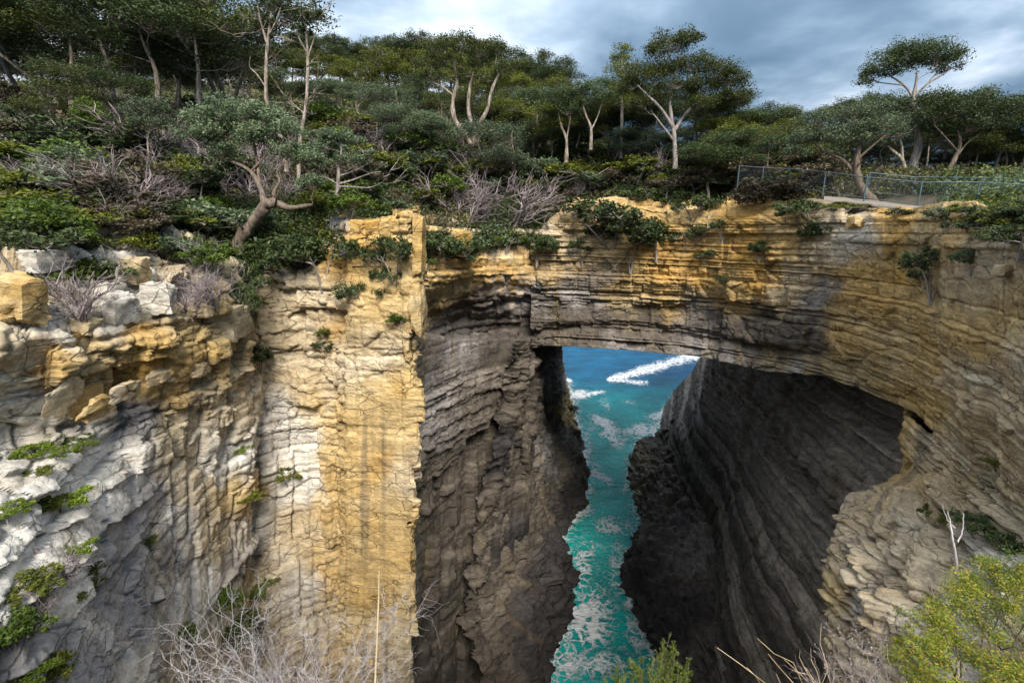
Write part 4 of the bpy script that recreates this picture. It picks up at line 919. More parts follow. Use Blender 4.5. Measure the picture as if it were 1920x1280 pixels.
# ------------------------------------------------------------------ trees that can be told apart
def hero(name, label, Y, trunks, lobes, leaf, bark, n, ls, seed, dead=0, sub=0.34, aspect=2.4, group=None):
    """trunk lines (px,py,radius m,forward offset) and leaf masses (px,py,half width px,half height px,forward offset) at distance Y"""
    b = at(trunks[0][0][0], trunks[0][0][1], Y)
    tr = []
    for tk in trunks:
        q = []
        for (x, y, r, o) in tk:
            p = at(x, y, Y + o) - b; q.append((*p, r))
        if tk is trunks[0]: q = [(q[0][0], q[0][1], q[0][2] - 0.7, q[0][3] * 1.2)] + q
        tr.append(q)
    rr = np.random.default_rng(seed + 5); lo = []
    for (x, y, wx, wy, o) in lobes:
        p = at(x, y, Y + o) - b; t = np.linalg.norm(at(x, y, Y + o) - [0, 0, EYE]) / F_PX
        lo.append((p[0], p[1], p[2], wx * t, wx * t * 0.9, wy * t))
    ms = make_tree(name, tr, lo, leaf, bark, int(n * 1.5), ls * 1.1, seed, sub=sub * 1.25, aspect=aspect, dead=dead)
    return put_tree(ms, name, label, 'tree', b, 1.0, 0.0, group)

hero('gum_tree', "slender pale-trunked gum at left whose thin crown is cut by the top edge", 32,
     [[(535,300,.14,0),(527,258,.13,0),(502,200,.12,0),(499,140,.10,0),(501,90,.09,0),(507,40,.06,0),(514,-20,.05,0)],
      [(500,80,.07,0),(490,45,.05,.3),(484,15,.035,.4),(480,-20,.02,.4)],[(502,70,.06,0),(518,40,.04,-.3),(528,10,.03,-.3)],
      [(499,165,.05,0),(482,140,.035,.2),(468,125,.02,.3),(470,105,.012,.3)]],
     [(498,5,22,10,0),(520,18,16,9,.2),(486,-10,22,12,.5),(528,-5,16,10,-.3),(512,42,9,5,0)], 'dark', 'pale', 2000, .13, 301, dead=14)
hero('gum_tree', 'slender white-trunked gum with a small see-through crown against bright cloud', 31,
     [[(560,330,.12,0),(563,262,.11,0),(574,195,.10,0),(577,130,.09,0),(576,85,.06,0),(572,45,.04,0)],
      [(577,110,.05,0),(588,75,.035,.2),(597,45,.02,.2)],[(576,100,.045,0),(560,70,.03,-.2),(552,45,.02,-.2)],
      [(571,215,.05,0),(556,200,.035,0),(542,188,.02,0),(545,178,.012,0)]],
     [(568,38,15,10,0),(588,30,14,8,.2),(558,55,11,8,-.2),(600,28,8,6,.2),(575,62,9,5,0),(548,68,7,5,0)], 'dark', 'pale', 1200, .13, 302, dead=16)
hero('gum_tree', 'forked gum with curved cream trunks and two dark rounded crowns on the central skyline', 55,
     [[(893,292,.32,0),(878,262,.27,0),(853,225,.25,0),(849,190,.22,0),(857,155,.17,0),(852,125,.13,0)],
      [(893,285,.26,0),(886,240,.24,.4),(878,205,.20,.5),(881,165,.16,.5),(888,135,.1,.5)],
      [(894,285,.26,0),(897,240,.22,-.5),(914,205,.2,-.6),(922,170,.17,-.6),(935,140,.11,-.6)],
      [(850,180,.12,0),(832,165,.09,.3),(812,155,.06,.4)]],
     [(828,90,32,17,0),(862,78,26,15,.6),(805,120,26,12,.2),(845,112,24,12,-.5),(905,95,28,18,0),(932,92,22,15,.5),(900,120,22,10,.6),(945,128,26,10,-.5),(972,118,15,8,-.4),(880,140,24,8,.2),(810,140,20,8,0),(925,150,20,8,.5)], 'mid', 'pale', 13000, .17, 303, dead=5)
hero('gum_tree', 'largest spreading gum right of centre with layered olive-dark crown', 50,
     [[(1266,303,.24,0),(1264,255,.2,0),(1258,215,.17,0),(1256,180,.13,0),(1266,140,.13,0),(1275,105,.07,0)],
      [(1264,245,.18,0),(1285,215,.14,.5),(1312,185,.1,.8),(1335,160,.06,.8)],[(1262,240,.18,0),(1240,205,.14,-.5),(1215,180,.1,-.8),(1195,160,.06,-.8)],
      [(1264,265,.12,0),(1245,240,.09,-.4),(1226,215,.06,-.5)]],
     [(1262,82,36,17,0),(1290,72,22,10,.6),(1232,96,24,12,-.5),(1210,140,42,18,0),(1180,165,28,14,.6),(1250,130,34,14,0),(1300,125,38,16,.4),(1345,135,36,18,.2),(1372,150,24,16,-.2),(1320,165,36,12,.8),(1270,160,36,12,-.8),(1232,185,30,10,.5),(1365,180,26,11,.4),(1200,195,28,10,0),(1320,195,30,10,-.3)], 'mid', 'grey', 27000, .17, 304, dead=4)
hero('gum_tree', 'flat umbrella-shaped gum standing alone above the canopy at right', 44,
     [[(1716,345,.36,0),(1712,310,.34,0),(1722,275,.3,0),(1718,235,.24,0),(1712,195,.18,0),(1716,165,.12,0),(1720,135,.07,0)],
      [(1714,185,.10,0),(1695,160,.08,.3),(1668,142,.05,.3)],[(1715,180,.10,0),(1738,158,.08,-.3),(1758,135,.05,-.3)],[(1738,158,.07,-.3),(1775,135,.05,-.1),(1785,120,.03,0)],[(1695,160,.06,.3),(1650,155,.04,.5),(1636,150,.03,.5)]],
     [(1652,125,26,12,0),(1640,142,20,8,.4),(1682,106,30,13,.2),(1718,98,30,12,-.3),(1755,97,30,13,.2),(1782,110,24,13,0),(1700,118,30,8,.6),(1740,115,26,8,.7),(1622,155,14,6,.2),(1668,138,18,5,0),(1775,128,18,6,-.2)], 'dark', 'grey', 12000, .15, 305, dead=2)
hero('gum_tree', 'leaning gum rooted on the cliff rim in front of the fence, pale upper trunk', 35.5,
     [[(1640,384,.34,0),(1622,362,.3,0),(1608,338,.26,0),(1606,305,.2,0),(1610,275,.14,0)],[(1607,330,.12,0),(1580,300,.1,.4),(1548,285,.07,.6),(1520,262,.05,.6)],[(1606,300,.1,0),(1640,270,.07,-.3),(1665,250,.04,-.4)]],
     [(1585,262,34,15,0),(1550,250,34,14,.5),(1512,258,26,13,.7),(1620,240,34,14,-.3),(1662,232,30,13,-.4),(1600,212,34,13,.2),(1540,222,30,12,.4),(1490,285,22,11,.7),(1640,205,26,10,.4)], 'grey', 'brown', 12000, .14, 306, dead=5)
hero('gum_tree', 'low twisted grey-green gum leaning out over the left cliff edge on a bent brown trunk', 25,
     [[(448,452,.34,0),(470,422,.30,0),(492,396,.27,-.2),(499,383,.25,-.3),(520,382,.19,-.3),(545,390,.13,-.3),(585,384,.07,-.3)],
      [(497,384,.16,-.3),(488,352,.12,0),(470,322,.1,.3),(440,305,.08,.5),(402,292,.05,.6)],[(515,380,.12,-.3),(514,360,.09,-.2),(524,340,.06,-.1),(519,322,.04,0),(532,305,.02,0)],
      [(488,352,.09,0),(484,320,.08,.5),(478,280,.07,.8),(470,245,.04,.8)],[(470,322,.06,.3),(500,290,.05,.6),(530,260,.03,.7)]],
     [(400,225,44,20,.5),(450,212,46,18,.8),(500,222,40,18,.8),(375,255,36,18,.3),(430,250,44,18,.4),(490,256,40,18,.6),(540,245,30,16,.5),(540,285,30,16,.3),(420,285,28,12,.4),(575,300,30,16,0),(585,340,24,14,-.3)], 'grey', 'brown', 15000, .13, 307, dead=8)
hero('gum_tree', 'small gum with bare silver branches fanning right above the pillar', 27,
     [[(632,372,.12,0),(634,340,.1,0),(636,310,.08,0),(640,282,.05,0),(636,262,.03,0)],[(634,345,.07,0),(660,338,.05,.2),(695,325,.03,.3),(715,322,.015,.3)],[(634,350,.06,0),(655,350,.04,-.2),(690,352,.03,-.3),(712,345,.01,-.3)],[(636,330,.05,0),(670,318,.04,.2),(700,300,.02,.2)],[(632,345,.05,0),(608,332,.035,0),(582,338,.02,0)]],
     [(630,255,26,13,0),(662,262,26,12,.3),(610,275,22,12,.2),(672,300,26,11,.3),(645,300,20,10,-.2),(598,310,18,10,0),(690,290,18,8,.2)], 'grey', 'grey', 4500, .12, 308, dead=10)
hero('gum_tree', 'gum with white trunk and sideways limb behind the fence', 43,
     [[(1702,342,.22,0),(1696,315,.2,0),(1688,295,.16,0),(1676,285,.12,.2),(1668,278,.08,.3)],[(1692,305,.1,0),(1690,270,.08,-.2),(1680,245,.05,-.2)]],
     [(1660,250,30,12,0),(1690,232,30,12,0),(1630,265,24,10,.4)], 'grey', 'pale', 4500, .15, 309)
hero('gum_tree', 'gum with a trunk slanting up to the right behind the far right fence panel', 42,
     [[(1764,352,.24,0),(1776,325,.22,0),(1790,298,.18,0),(1800,270,.13,0),(1795,245,.08,0)],[(1790,298,.1,0),(1812,270,.07,.3),(1838,250,.04,.3)],[(1796,285,.1,0),(1770,255,.06,-.3),(1752,235,.04,-.3)]],
     [(1760,215,40,16,0),(1800,200,42,18,.4),(1845,205,40,18,0),(1820,235,36,13,-.3),(1870,225,30,15,.3),(1775,240,28,10,.4),(1740,195,32,13,.5)], 'dark', 'brown', 14000, .16, 310, dead=4)
hero('young_gum_tree', 'small round grey-green sapling on a thin pale stem in the left scrub', 30,
     [[(277,322,.07,0),(279,295,.06,0),(277,262,.05,0),(283,235,.03,0)]],
     [(285,200,26,12,0),(262,212,20,11,.3),(306,212,22,12,.2),(276,228,26,11,-.3),(310,235,20,9,.2),(250,232,16,8,0)], 'grey', 'pale', 5000, .11, 311)
hero('young_gum_tree', 'bright lime-green young tree glowing against the dark wood at far left', 31,
     [[(170,262,.07,0),(168,235,.05,0),(168,215,.03,0)]],
     [(168,203,18,12,0),(155,218,15,10,.2),(182,218,16,10,-.2),(170,232,22,9,0)], 'green', 'grey', 4200, .11, 312)
hero('conical_tree', 'pointed olive tree rising just left of the largest gum', 56,
     [[(1165,285,.2,0),(1166,220,.17,0),(1166,160,.12,0),(1166,100,.05,0)]],
     [(1166,95,16,10,0),(1166,112,20,9,.3),(1164,130,26,10,0),(1168,150,30,12,.4),(1160,172,34,12,0),(1170,195,34,12,.3)], 'olive', 'grey', 7000, .16, 313)
hero('gum_tree', 'slim gum with forked white trunk among the trees left of the largest gum', 54,
     [[(1108,268,.18,0),(1108,240,.15,0),(1098,215,.11,0),(1090,190,.07,0)],[(1108,245,.1,0),(1120,220,.08,.2),(1130,190,.05,.2)]],
     [(1090,170,26,13,0),(1120,160,26,13,.4),(1135,185,24,11,0),(1075,195,22,10,.2),(1105,190,24,10,-.3)], 'dark', 'pale', 5500, .16, 314)
hero('gum_tree', 'gum showing a white Y-shaped trunk over the green rim bush in the middle distance', 54,
     [[(1062,292,.2,0),(1062,262,.16,0),(1052,235,.12,0),(1045,205,.07,0)],[(1062,262,.1,0),(1068,230,.09,.2),(1072,200,.05,.2)]],
     [(1045,185,30,13,0),(1075,178,26,13,.4),(1030,205,24,11,.2),(1062,208,26,10,-.3)], 'dark', 'pale', 5500, .16, 315)

def _base(l): return BASEH.get(id(l), 9.8)
def many(meshes_list, items, name='gum_tree', group=None, label=None, wide=1.15, adj='dark'):
    for i, it in enumerate(items):
        px, Y, top = it[:3]; lab = it[3] if len(it) > 3 else label
        if len(it) < 4: lab = auto_label(adj, 'gum crown' if 'gum' in label else 'tree crown', px, top + 20, label)
        put_big(meshes_list[i % len(meshes_list)], px, Y, top, _base(meshes_list), lab, group if len(it) < 4 else None, name, wide=wide)
BASEH = {id(T_DARK): 10.4, id(T_OLIVE): 8.3, id(T_GREY): 7.8}
# the dark wood at the top left
many(T_DARK, [(-40,40,-90,'dark gum cut by the left edge of the photo at the top'),(60,44,-60,'broad dark gum filling the top left corner'),(150,41,-75,'dark gum behind the lime-green young tree, crown cut by the top edge'),
 (235,46,-50,'tall dark gum with dense crown between the lime tree and the grey sapling'),(315,43,-60,'tall dark gum rising behind the round grey-green sapling'),(385,45,-35,'dark gum above the low twisted gum, crown touching the top edge'),
 (440,50,-20,'last dark gum of the left wood, next to the slender pale-trunked gum'),(110,34,120,'short dark gum in the shade under the left wood'),(205,37,95,'dark understorey gum right of the lime-green young tree')], wide=1.35)
many(T_DARK, [(px, 52 + (px % 7), -10 + (px % 30), ) for px in (10,100,190,280,350,420)], group='dark gums deep in the left wood', label='dark gum standing deep in the shade of the left wood', wide=1.3)
many(T_DARK, [(430,66,60),(470,72,78),(520,78,84)], group='gums at the right end of the left wood', label='dark gum showing behind the slender pale trunks at left')
many(T_DARK, [(px, 60 + (px * 3) % 9, 70 + (px * 7) % 55) for px in range(-60, 520, 34)], group='low gums deep in the left wood', label='low gum in the shade deep in the left wood', wide=1.6, adj='low shaded')
# hillside forest in the middle
rr = np.random.default_rng(404)
sky_y = lambda x: np.interp(x, [560, 640, 700, 740, 790, 860, 960, 1000, 1060, 1110, 1140], [92, 98, 112, 96, 92, 110, 118, 130, 142, 150, 150])
its = [(x, 112 + rr.uniform(-8, 8), float(sky_y(x)) + rr.uniform(-40, -20)) for x in np.arange(562, 1040, 22)]
many(T_DARK, its, group='gums on the hill skyline', label='dark rounded gum on the hill skyline left of the forked gum', wide=1.3, adj='distant dark')
its = [(x, 88 + rr.uniform(-6, 6), float(sky_y(x)) + rr.uniform(0, 22)) for x in np.arange(575, 1080, 34)]
many(T_OLIVE, its, group='olive trees on the hillside', label='olive-green tree on the hillside below the skyline', wide=1.3, adj='olive-green')
its = [(x, 70 + rr.uniform(-5, 5), float(sky_y(x)) + rr.uniform(38, 66)) for x in np.arange(590, 1120, 42)]
many(T_DARK, its, group='gums low on the hillside', label='dark gum low on the hillside behind the heath', wide=1.3)
many(T_GREY, [(650,60,150,'round-headed olive-grey gum on the slope right of the slender white gum'),(765,58,160,'grey-green gum with bare lower stem left of the forked gum'),(1008,66,160,'pale layered tree glowing light green right of the forked gum'),
 (720,48,190,'low grey-green gum on the slope above the pillar'),(810,50,215,'small grey gum at the foot of the forked gum, left side'),(960,52,225,'small grey gum at the foot of the forked gum, right side')], wide=1.3)
many(T_OLIVE, [(955,62,180,'yellow-olive wattle right of the forked gum'),(1000,60,200,'yellow-olive wattle below the pale layered tree'),(690,54,215,'olive bushy tree on the slope left of the forked gum')], name='wattle_tree', wide=1.4)
many(T_DARK, [(px, 58 + (px * 3) % 8, 168 + (px * 7) % 48) for px in (1035, 1078, 1122, 1150, 1188, 1222, 1290, 1322, 1352, 1410)], group='gums in the belt above the arch', label='dark gum in the belt above the arch', wide=1.5, adj='dark olive')
many(T_DARK, [(px, 64 + (px * 3) % 8, 150 + (px * 7) % 40) for px in (560, 600, 645, 690, 740, 780, 830, 930, 985)], group='gums low on the hillside', label='dark gum low on the hillside behind the heath', wide=1.5, adj='dark hillside')
# belt behind the arch and the fence
many(T_DARK, [(1140,62,150,'dark gum in the belt just left of the pointed olive tree'),(1205,60,150,'dark gum behind the left side of the largest gum'),(1310,60,165,'dark gum behind the right side of the largest gum'),
 (1385,58,168,'dark gum at the right shoulder of the largest gum'),(1425,57,186,'low dark gum in the dip of the skyline right of the largest gum'),(1468,56,196,'rounded gum at the lowest point of the right skyline'),
 (1515,55,190,'rounded gum left of the leaning gum on the right skyline'),(1560,53,180,'broad gum behind the leaning gum'),(1610,52,172,'dark gum under the left rim of the umbrella gum'),(1660,50,168,'dark gum directly beneath the umbrella crown'),
 (1715,50,170,'dark gum filling the gap below the umbrella gum'),(1770,49,176,'dark gum on the skyline right of the umbrella gum'),(1820,48,166,'broad dark gum on the right skyline above the fence corner'),(1868,47,176,'dark gum second from the right edge'),(1915,46,182,'dark gum cut by the right edge'),(1975,45,170,'dark gum beyond the right edge of the fence')], wide=1.35)
many(T_DARK, [(px, 47 + (px % 5), 232 + (px * 7) % 30) for px in (1335,1385,1440,1492,1540,1655,1740,1830,1890,1935)], group='low gums behind the fence', label='low dark gum in the shade directly behind the fence', wide=1.5, adj='low shaded')
many(T_DARK, [(px, 53 + (px % 4), 244 + (px * 5) % 24) for px in (1300,1362,1415,1468,1520,1585,1630,1690,1765,1810,1860,1912,1965)], group='low gums behind the fence', label='low dark gum in the shade directly behind the fence', wide=1.7, adj='small shaded')
many(T_OLIVE + T_DARK, [(px, 49 + (px % 5), 284 + (px * 7) % 18) for px in range(1540, 1990, 27)], group='low gums behind the fence', label='low dark gum in the shade directly behind the fence', wide=2.4, adj='squat shaded')
many(T_GREY, [(px, 57, 232 + (px * 5) % 20) for px in (1150,1190,1235,1290,1335)], group='low gums behind the fence', label='low gum behind the arch heath', wide=1.4, adj='small grey-green')
many(T_OLIVE, [(1345,52,215,'olive tree right of the trunk of the largest gum'),(1400,50,225,'olive tree above the left end of the fence rail'),(1455,50,222,'olive-grey tree above the second fence post')], name='wattle_tree', wide=1.4)

# ------------------------------------------------------------------ shrubs one can point to
SHR = [
('green',150,528,72,1.25,'bright green mounded bush on the pale rubble at left'),('green',112,452,95,1.1,'tall fresh green bush above the pale rubble at left'),('dark',25,462,90,1.2,'dark bush at the left edge above the pale rubble'),
('green',60,420,60,1.3,'green bush at the left edge, in the upper scrub'),('dark',195,462,62,1.3,'dark bush on the rubble slope right of the tall green bush'),('olive',240,470,56,1.3,'olive bush above the big pale boulder'),('grey',300,480,50,1.3,'grey-green shrub on the slope above the rock bench'),
('green',338,474,58,1.1,'green bush on the slope left of the bright green clump'),('green',388,486,62,1.2,'bright green clump beside the foot of the twisted gum'),('dark',432,600,95,.6,'dark bush hanging in the cleft beside the rock bench'),('dark',445,545,90,.7,'dark bush in the cleft below the twisted gum'),
('dead',150,592,72,1.2,'purple-grey dead bush among the pale boulders'),('dead',352,575,58,1.4,'dead brown bush on the rock bench'),('dead',405,572,60,1.2,'dead twiggy bush at the tip of the rock bench'),('white',392,520,62,.8,'bleached bare shrub above the tip of the rock bench'),
('dark',500,478,80,1.1,'dark bush right of the twisted gum trunk'),('dark',548,505,98,1.1,'dark bush on the rim between twisted gum and pillar'),('dark',602,500,95,1.1,'dark bush against the left side of the pillar top'),('olive',585,410,52,1.4,'olive bush above the pillar, left side'),
('green',655,410,58,1.4,'fresh green bush directly above the pillar'),('green',715,405,66,1.3,'bright green bush on top of the pillar'),('dark',740,500,95,.8,'dark bush clinging to the top of the pillar'),('dark',680,552,52,1.1,'small dark bush on the pillar ledge'),('green',750,602,32,1.3,'tiny green tuft on the right edge of the pillar'),('dark',725,520,50,1,'lower dark bush on the pillar beneath the larger one'),
('dark',488,698,55,1.1,'dark round bush on the wall left of the pillar'),('olive',612,626,28,1.1,'small olive tuft on the wall beside the pillar, upper one'),('dark',610,655,26,1.1,'small dark tuft on the wall beside the pillar, lower one'),
('lime',62,858,52,1.6,'lime-green cushion bush on the white slabs, left one'),('lime',150,834,36,1.7,'lime-green cushion bush on the white slabs, right one'),('lime',108,862,42,1.0,'lime-green cushion between the two on the white slabs'),
('olive',70,890,28,1.6,'low olive heath under the lime cushions'),('lime',112,960,62,1.2,'yellow-green bush in the middle of the white slabs'),('olive',92,945,50,1.3,'olive bush left of the yellow-green one on the slabs'),('lime',10,960,50,1.2,'lime bush cut by the left edge on the slabs'),
('lime',135,1046,48,1.2,'lime bush above the dark tangled heath at lower left'),('dead',120,1075,70,1.5,'dark tangled dead heath at lower left'),('olive',178,1085,48,1.2,'olive bush right of the tangled heath at lower left'),('olive',60,1100,60,1.5,'open olive shrub on the lower left slabs'),
('green',30,1215,105,1.0,'tall green bush in the bottom left corner'),('lime',35,1275,60,1.3,'yellow-green bush at the very bottom left corner'),('olive',88,1270,66,1.1,'green bush with pale flowers near the bottom left corner'),('dead',75,1165,70,1.2,'grey dead shrub above the bottom left corner'),
('olive',146,1125,24,1.2,'small olive tuft on the dark slab at lower left'),('green',281,1012,32,.9,'bright green tuft in the crack of the dark slabs'),('lime',455,842,15,1.8,'small lime tuft on the pale wall'),('olive',538,896,38,1.0,'olive bush on the pale wall left of the pillar foot'),
('olive',468,935,24,1.2,'tiny olive tuft on the ochre patch of wall'),('green',405,1135,45,1.0,'green bush low on the wall above the bare twigs'),('green',348,1192,42,.9,'green bush low on the wall, left one'),('green',440,1178,62,.9,'green bush low on the wall, right one'),('lime',492,1102,30,1.2,'lime tuft low on the wall'),
('dark',818,478,85,1.1,'dark bush behind the pillar top, beside the yellow block'),('dark',848,478,52,1.0,'dark bush left of the square yellow block'),('green',800,492,36,.9,'green tuft at the foot of the pillar top'),('dead',865,420,85,1.3,'purple-grey bush above the square yellow block'),
('dead',955,420,95,1.5,'heap of grey dead branches spilling over the rim'),('dead',905,405,70,1.3,'grey dead scrub left of the spilling branches'),('green',945,476,60,1.0,'pointed green bush on the yellow band'),('dark',1006,472,52,1.0,'dark bush on the yellow band right of the pointed one'),
('dark',1035,462,46,1.0,'dark bush at the left root of the arch'),('dark',1092,472,42,1.0,'small dark bush on the arch face, left part'),('dark',1150,420,95,1.3,'broad dark bush on the arch rim'),('dark',1185,462,90,1.1,'dark bush hanging from the arch rim, left of two'),('dark',1232,470,82,1.1,'dark bush hanging from the arch rim, right of two'),
('olive',1090,350,58,1.8,'olive heath mound on the arch top, left part'),('olive',1190,345,52,2.0,'olive heath mound on the arch top, centre'),('dark',1235,385,52,1.6,'dark heath on the arch rim above the hanging bushes'),
('dark',1288,464,52,1.0,'dark bush on the face below the brown mound'),('heath',1345,365,72,1.6,'large brown-green mound left of the fence'),('dead',1345,305,34,1.6,'pale feathery dead shrub above the brown mound'),('dead',1245,338,48,1.0,'feathery grey shrub at the foot of the largest gum'),
('dark',1300,408,46,1.2,'dark bush at the rim under the brown mound'),('dark',1356,435,34,1.0,'small dark bush on the yellow scree, left'),('dark',1322,490,26,1.1,'tiny dark bush on the yellow face'),('dark',1425,472,32,1.2,'small dark bush on the yellow scree, centre'),
('heath',1430,378,60,1.9,'brown heath along the rim below the fence'),('dark',1514,448,60,.9,'dark bush hanging beneath the rim under the fence'),('dark',1525,398,44,1.6,'dark bush on the rim under the fence'),('olive',1580,392,22,2.0,'low bush beside the roots of the leaning gum'),
('dark',1360,526,16,1.5,'tiny tuft halfway down the arch face'),('dark',1755,520,72,.9,'dark bush in the chimney of the right wall'),('dark',1735,520,34,1.2,'dark bush under the chimney on the right wall'),('grey',1822,492,34,1.0,'grey-green shrub on the right wall'),
('dark',1690,402,18,1.8,'low bush left of the double fence post'),('grey',1775,408,28,1.3,'grey-green shrub in front of the right fence'),('dark',1850,442,38,1.7,'dark heath mound on the rim at right'),('dark',1915,458,44,1.3,'dark heath mound at the right edge'),('olive',1740,972,24,1.0,'olive tuft on the jagged ledge, left one'),
('olive',1757,976,26,.9,'olive tuft on the jagged ledge, right one'),('dark',1840,1008,42,1.3,'dark dead clump on the right wall above the jagged ledge'),('olive',1872,872,22,1.3,'small tuft on the right wall'),('dark',1070,772,22,.9,'green patch at the foot of the small yellow cliff beyond the arch'),
]
for i, (k, x, y, h, w, lab) in enumerate(SHR):
    if x < 300 and y > 800: h *= 0.62
    put_shrub(k, x, y, h, lab, wide=w, v=i)
# scrub thickening the ground behind, in groups by place
def scrub(n, box, kinds, h, group, label, seed):
    r = random.Random(seed); c = 0
    for _ in range(n * 3):
        if c >= n: break
        x = r.uniform(box[0], box[1]); y = r.uniform(box[2], box[3]); k = r.choice(kinds)
        p, nr = hit(x, y)
        if p is None or p.y < 12 or p.y > 90: continue
        if 1550 < x < 1790 and 350 < y: continue
        hh = r.uniform(*h); put_shrub(k, x, y, hh, auto_label(ADJ[k], 'bush' if hh > (h[0] + h[1]) / 2 else 'shrub', x, y - hh / 2, label), group, wide=r.uniform(1.1, 1.7), v=r.randrange(2)); c += 1
scrub(70, (-20,470,290,440), ('olive','dead','grey','heath','dark','dead','green'), (40,78), 'shrubs on the left slope', 'waist-high shrub in the mixed scrub on the left slope', 1)
scrub(24, (0,470,235,300), ('olive','grey','heath','dead'), (30,55), 'shrubs below the left wood', 'shrub in the band just below the dark left wood', 2)
scrub(50, (520,850,250,395), ('olive','dark','grey','heath','green','dead'), (34,62), 'shrubs on the slope above the pillar', 'shrub in the thicket above the pillar', 3)
scrub(44, (830,1260,260,370), ('olive','dark','heath','grey','dead'), (28,50), 'shrubs above the arch', 'shrub in the heath above the arch', 4)
scrub(34, (1250,1560,310,372), ('dark','heath','olive','dark'), (26,46), 'shrubs below the fence', 'dark shrub in the heath between arch and fence', 5)
scrub(22, (1780,1960,402,436), ('dark','dark','olive'), (18,32), 'shrubs at the right rim', 'dark shrub crowding the right rim below the fence', 6)

# ------------------------------------------------------------------ loose rocks and jointed blocks
def block_mesh(name, corners, zone, seed, n=14, rough=0.05, bev=0.12, jit=0.10):
    """corners: 8 world points (front tl,tr,br,bl then back tl,tr,br,bl)"""
    Cn = np.array(corners, float); rj = np.random.default_rng(seed * 7 + 1); c0 = Cn.mean(0)
    Cn = Cn + rj.normal(size=Cn.shape) * jit * np.abs(Cn - c0).mean(0) * 2; V = []; F_ = []; b = 0
    size = np.linalg.norm(Cn[0] - Cn[6])
    for q in ((0, 1, 2, 3), (5, 4, 7, 6), (4, 5, 1, 0), (3, 2, 6, 7), (4, 0, 3, 7), (1, 5, 6, 2)):
        u = np.linspace(0, 1, n)[None, :, None]; v = np.linspace(0, 1, n)[:, None, None]; A, B, D, E = (Cn[i] for i in q)
        G = (A * (1 - u) + B * u) * (1 - v) + (E * (1 - u) + D * u) * v; V.append(G.reshape(-1, 3)); F_.append(grid_faces(n, n, b)[:, ::-1]); b += n * n
    V = np.concatenate(V); d = V - c0
    # wear the corners: pull far points in
    ax = [(Cn[1] - Cn[0]), (Cn[4] - Cn[0]), (Cn[3] - Cn[0])]; M = np.array([a / np.linalg.norm(a) ** 2 for a in ax]); uvw = np.abs(d @ M.T) * 2
    e = np.sort(uvw, 1); w = np.clip(e[:, 1] - 0.72, 0, 1) * e[:, 2]; V = c0 + d * (1 - bev * w)[:, None]
    x, y, z = (V / size * 3.0).T; h, ed = blocks(x * .9 + seed, y * .9, z * .9, seed, 0.8)
    k = size * (rough * 1.2 * h + rough * fbm(x * 1.2 + seed, y * 1.2, z * 1.2, 3, seed) + rough * 0.35 * fbm(x * 5, y * 5, z * 5, 2, seed + 3))
    dn = d / (np.linalg.norm(d, axis=1, keepdims=True) + 1e-9); V = V + dn * k[:, None]
    A, B, D, S = (np.array(t) for t in ZONES[zone]); m = sstep(-0.3, 0.5, fbm(x, y, z, 3, seed + 9))[:, None]; m2 = sstep(0.1, 0.6, fbm(x * 2, y * 2, z * 3, 3, seed + 12))[:, None]
    col = A * (1 - m) + B * m; col = col * (1 - .6 * m2) + D * .6 * m2
    return raw_mesh(name, V, np.concatenate(F_), [M_ROCK], attrs={'Col': col})
def box_px(x0, y0, x1, y1, Y, dep, dY=0.0, sk=0.0, top=None):
    """front face from pixels at distance Y (right end at Y+dY), going dep metres back"""
    f = [at(x0, y0, Y), at(x1, y0 + sk, Y + dY), at(x1, y1 + sk, Y + dY), at(x0, y1, Y)]
    f = [np.array(p) for p in f]; bk = [p + np.array([0.0, dep, 0.0 if i < 2 else -0.1]) for i, p in enumerate(f)]
    return f + bk
def rock(name, label, box, zone, seed, group=None, **kw):
    me = block_mesh(name, box, zone, seed, **kw); c = np.mean(box, 0)
    n = len(me.vertices); co = np.empty(n * 3, np.float32); me.vertices.foreach_get('co', co); co = co.reshape(-1, 3) - c.astype(np.float32); me.vertices.foreach_set('co', co.ravel()); me.update()
    o = link(name, me, label=label, category='rock', group=group); o.location = c; return o
def seat(x, y, w, h, up=0.0, dep=None, dY=0, sk=0):
    p, _ = hit(x, y); Y = p.y if p else 20; t = (p - Vector((0, 0, EYE))).length / F_PX
    return box_px(x - w / 2, y - h, x + w / 2, y + h * 0.15, Y - 0.2, dep or w * t * 0.9, dY, sk)
rock('boulder', 'big angular yellow-faced block with a pale top at the left edge', seat(10, 598, 66, 78, dep=0.7, sk=12), 'gold', 11, rough=.045)
rock('boulder', 'pale square boulder with ochre seam, largest on the rubble above the bench', seat(288, 580, 62, 50, dep=0.6, sk=-4), 'pale', 12, rough=.05, bev=.2)
rock('boulder', 'small white boulder below the bright green mounded bush', seat(188, 560, 38, 30, sk=4), 'pale', 13, bev=.25)
rock('boulder', 'rounded white boulder in front of the small white one', seat(196, 602, 48, 48), 'pale', 14, bev=.3)
rock('boulder', 'cream boulder lying on the bench beside the dead bush', seat(142, 622, 40, 24, sk=6), 'cream', 15, bev=.25)
rock('boulder', 'cream boulder behind the angular yellow block', seat(90, 560, 40, 30, sk=6), 'cream', 16, bev=.25)
rock('boulder', 'ochre-edged stone right of the mounded green bush', seat(232, 520, 40, 40, sk=8), 'cream', 17, bev=.2)
rock('boulder', 'pale stone at the left end of the upper rubble', seat(55, 500, 44, 30, sk=6), 'pale', 18, bev=.25)
rock('boulder', 'grey square stone resting on the left corner of the pillar top', seat(634, 432, 32, 24), 'slate', 19, bev=.15)
rock('rock_block', 'square yellow block with black streaks standing on the yellow band', box_px(846, 430, 885, 480, 40.4, 2.0, .4, 2), 'ochre', 20, rough=.06, bev=.2)
rock('boulder', 'knobbly tan boulder wedged under the roots of the leaning gum', seat(1612, 424, 22, 18), 'gold', 21, bev=.3)
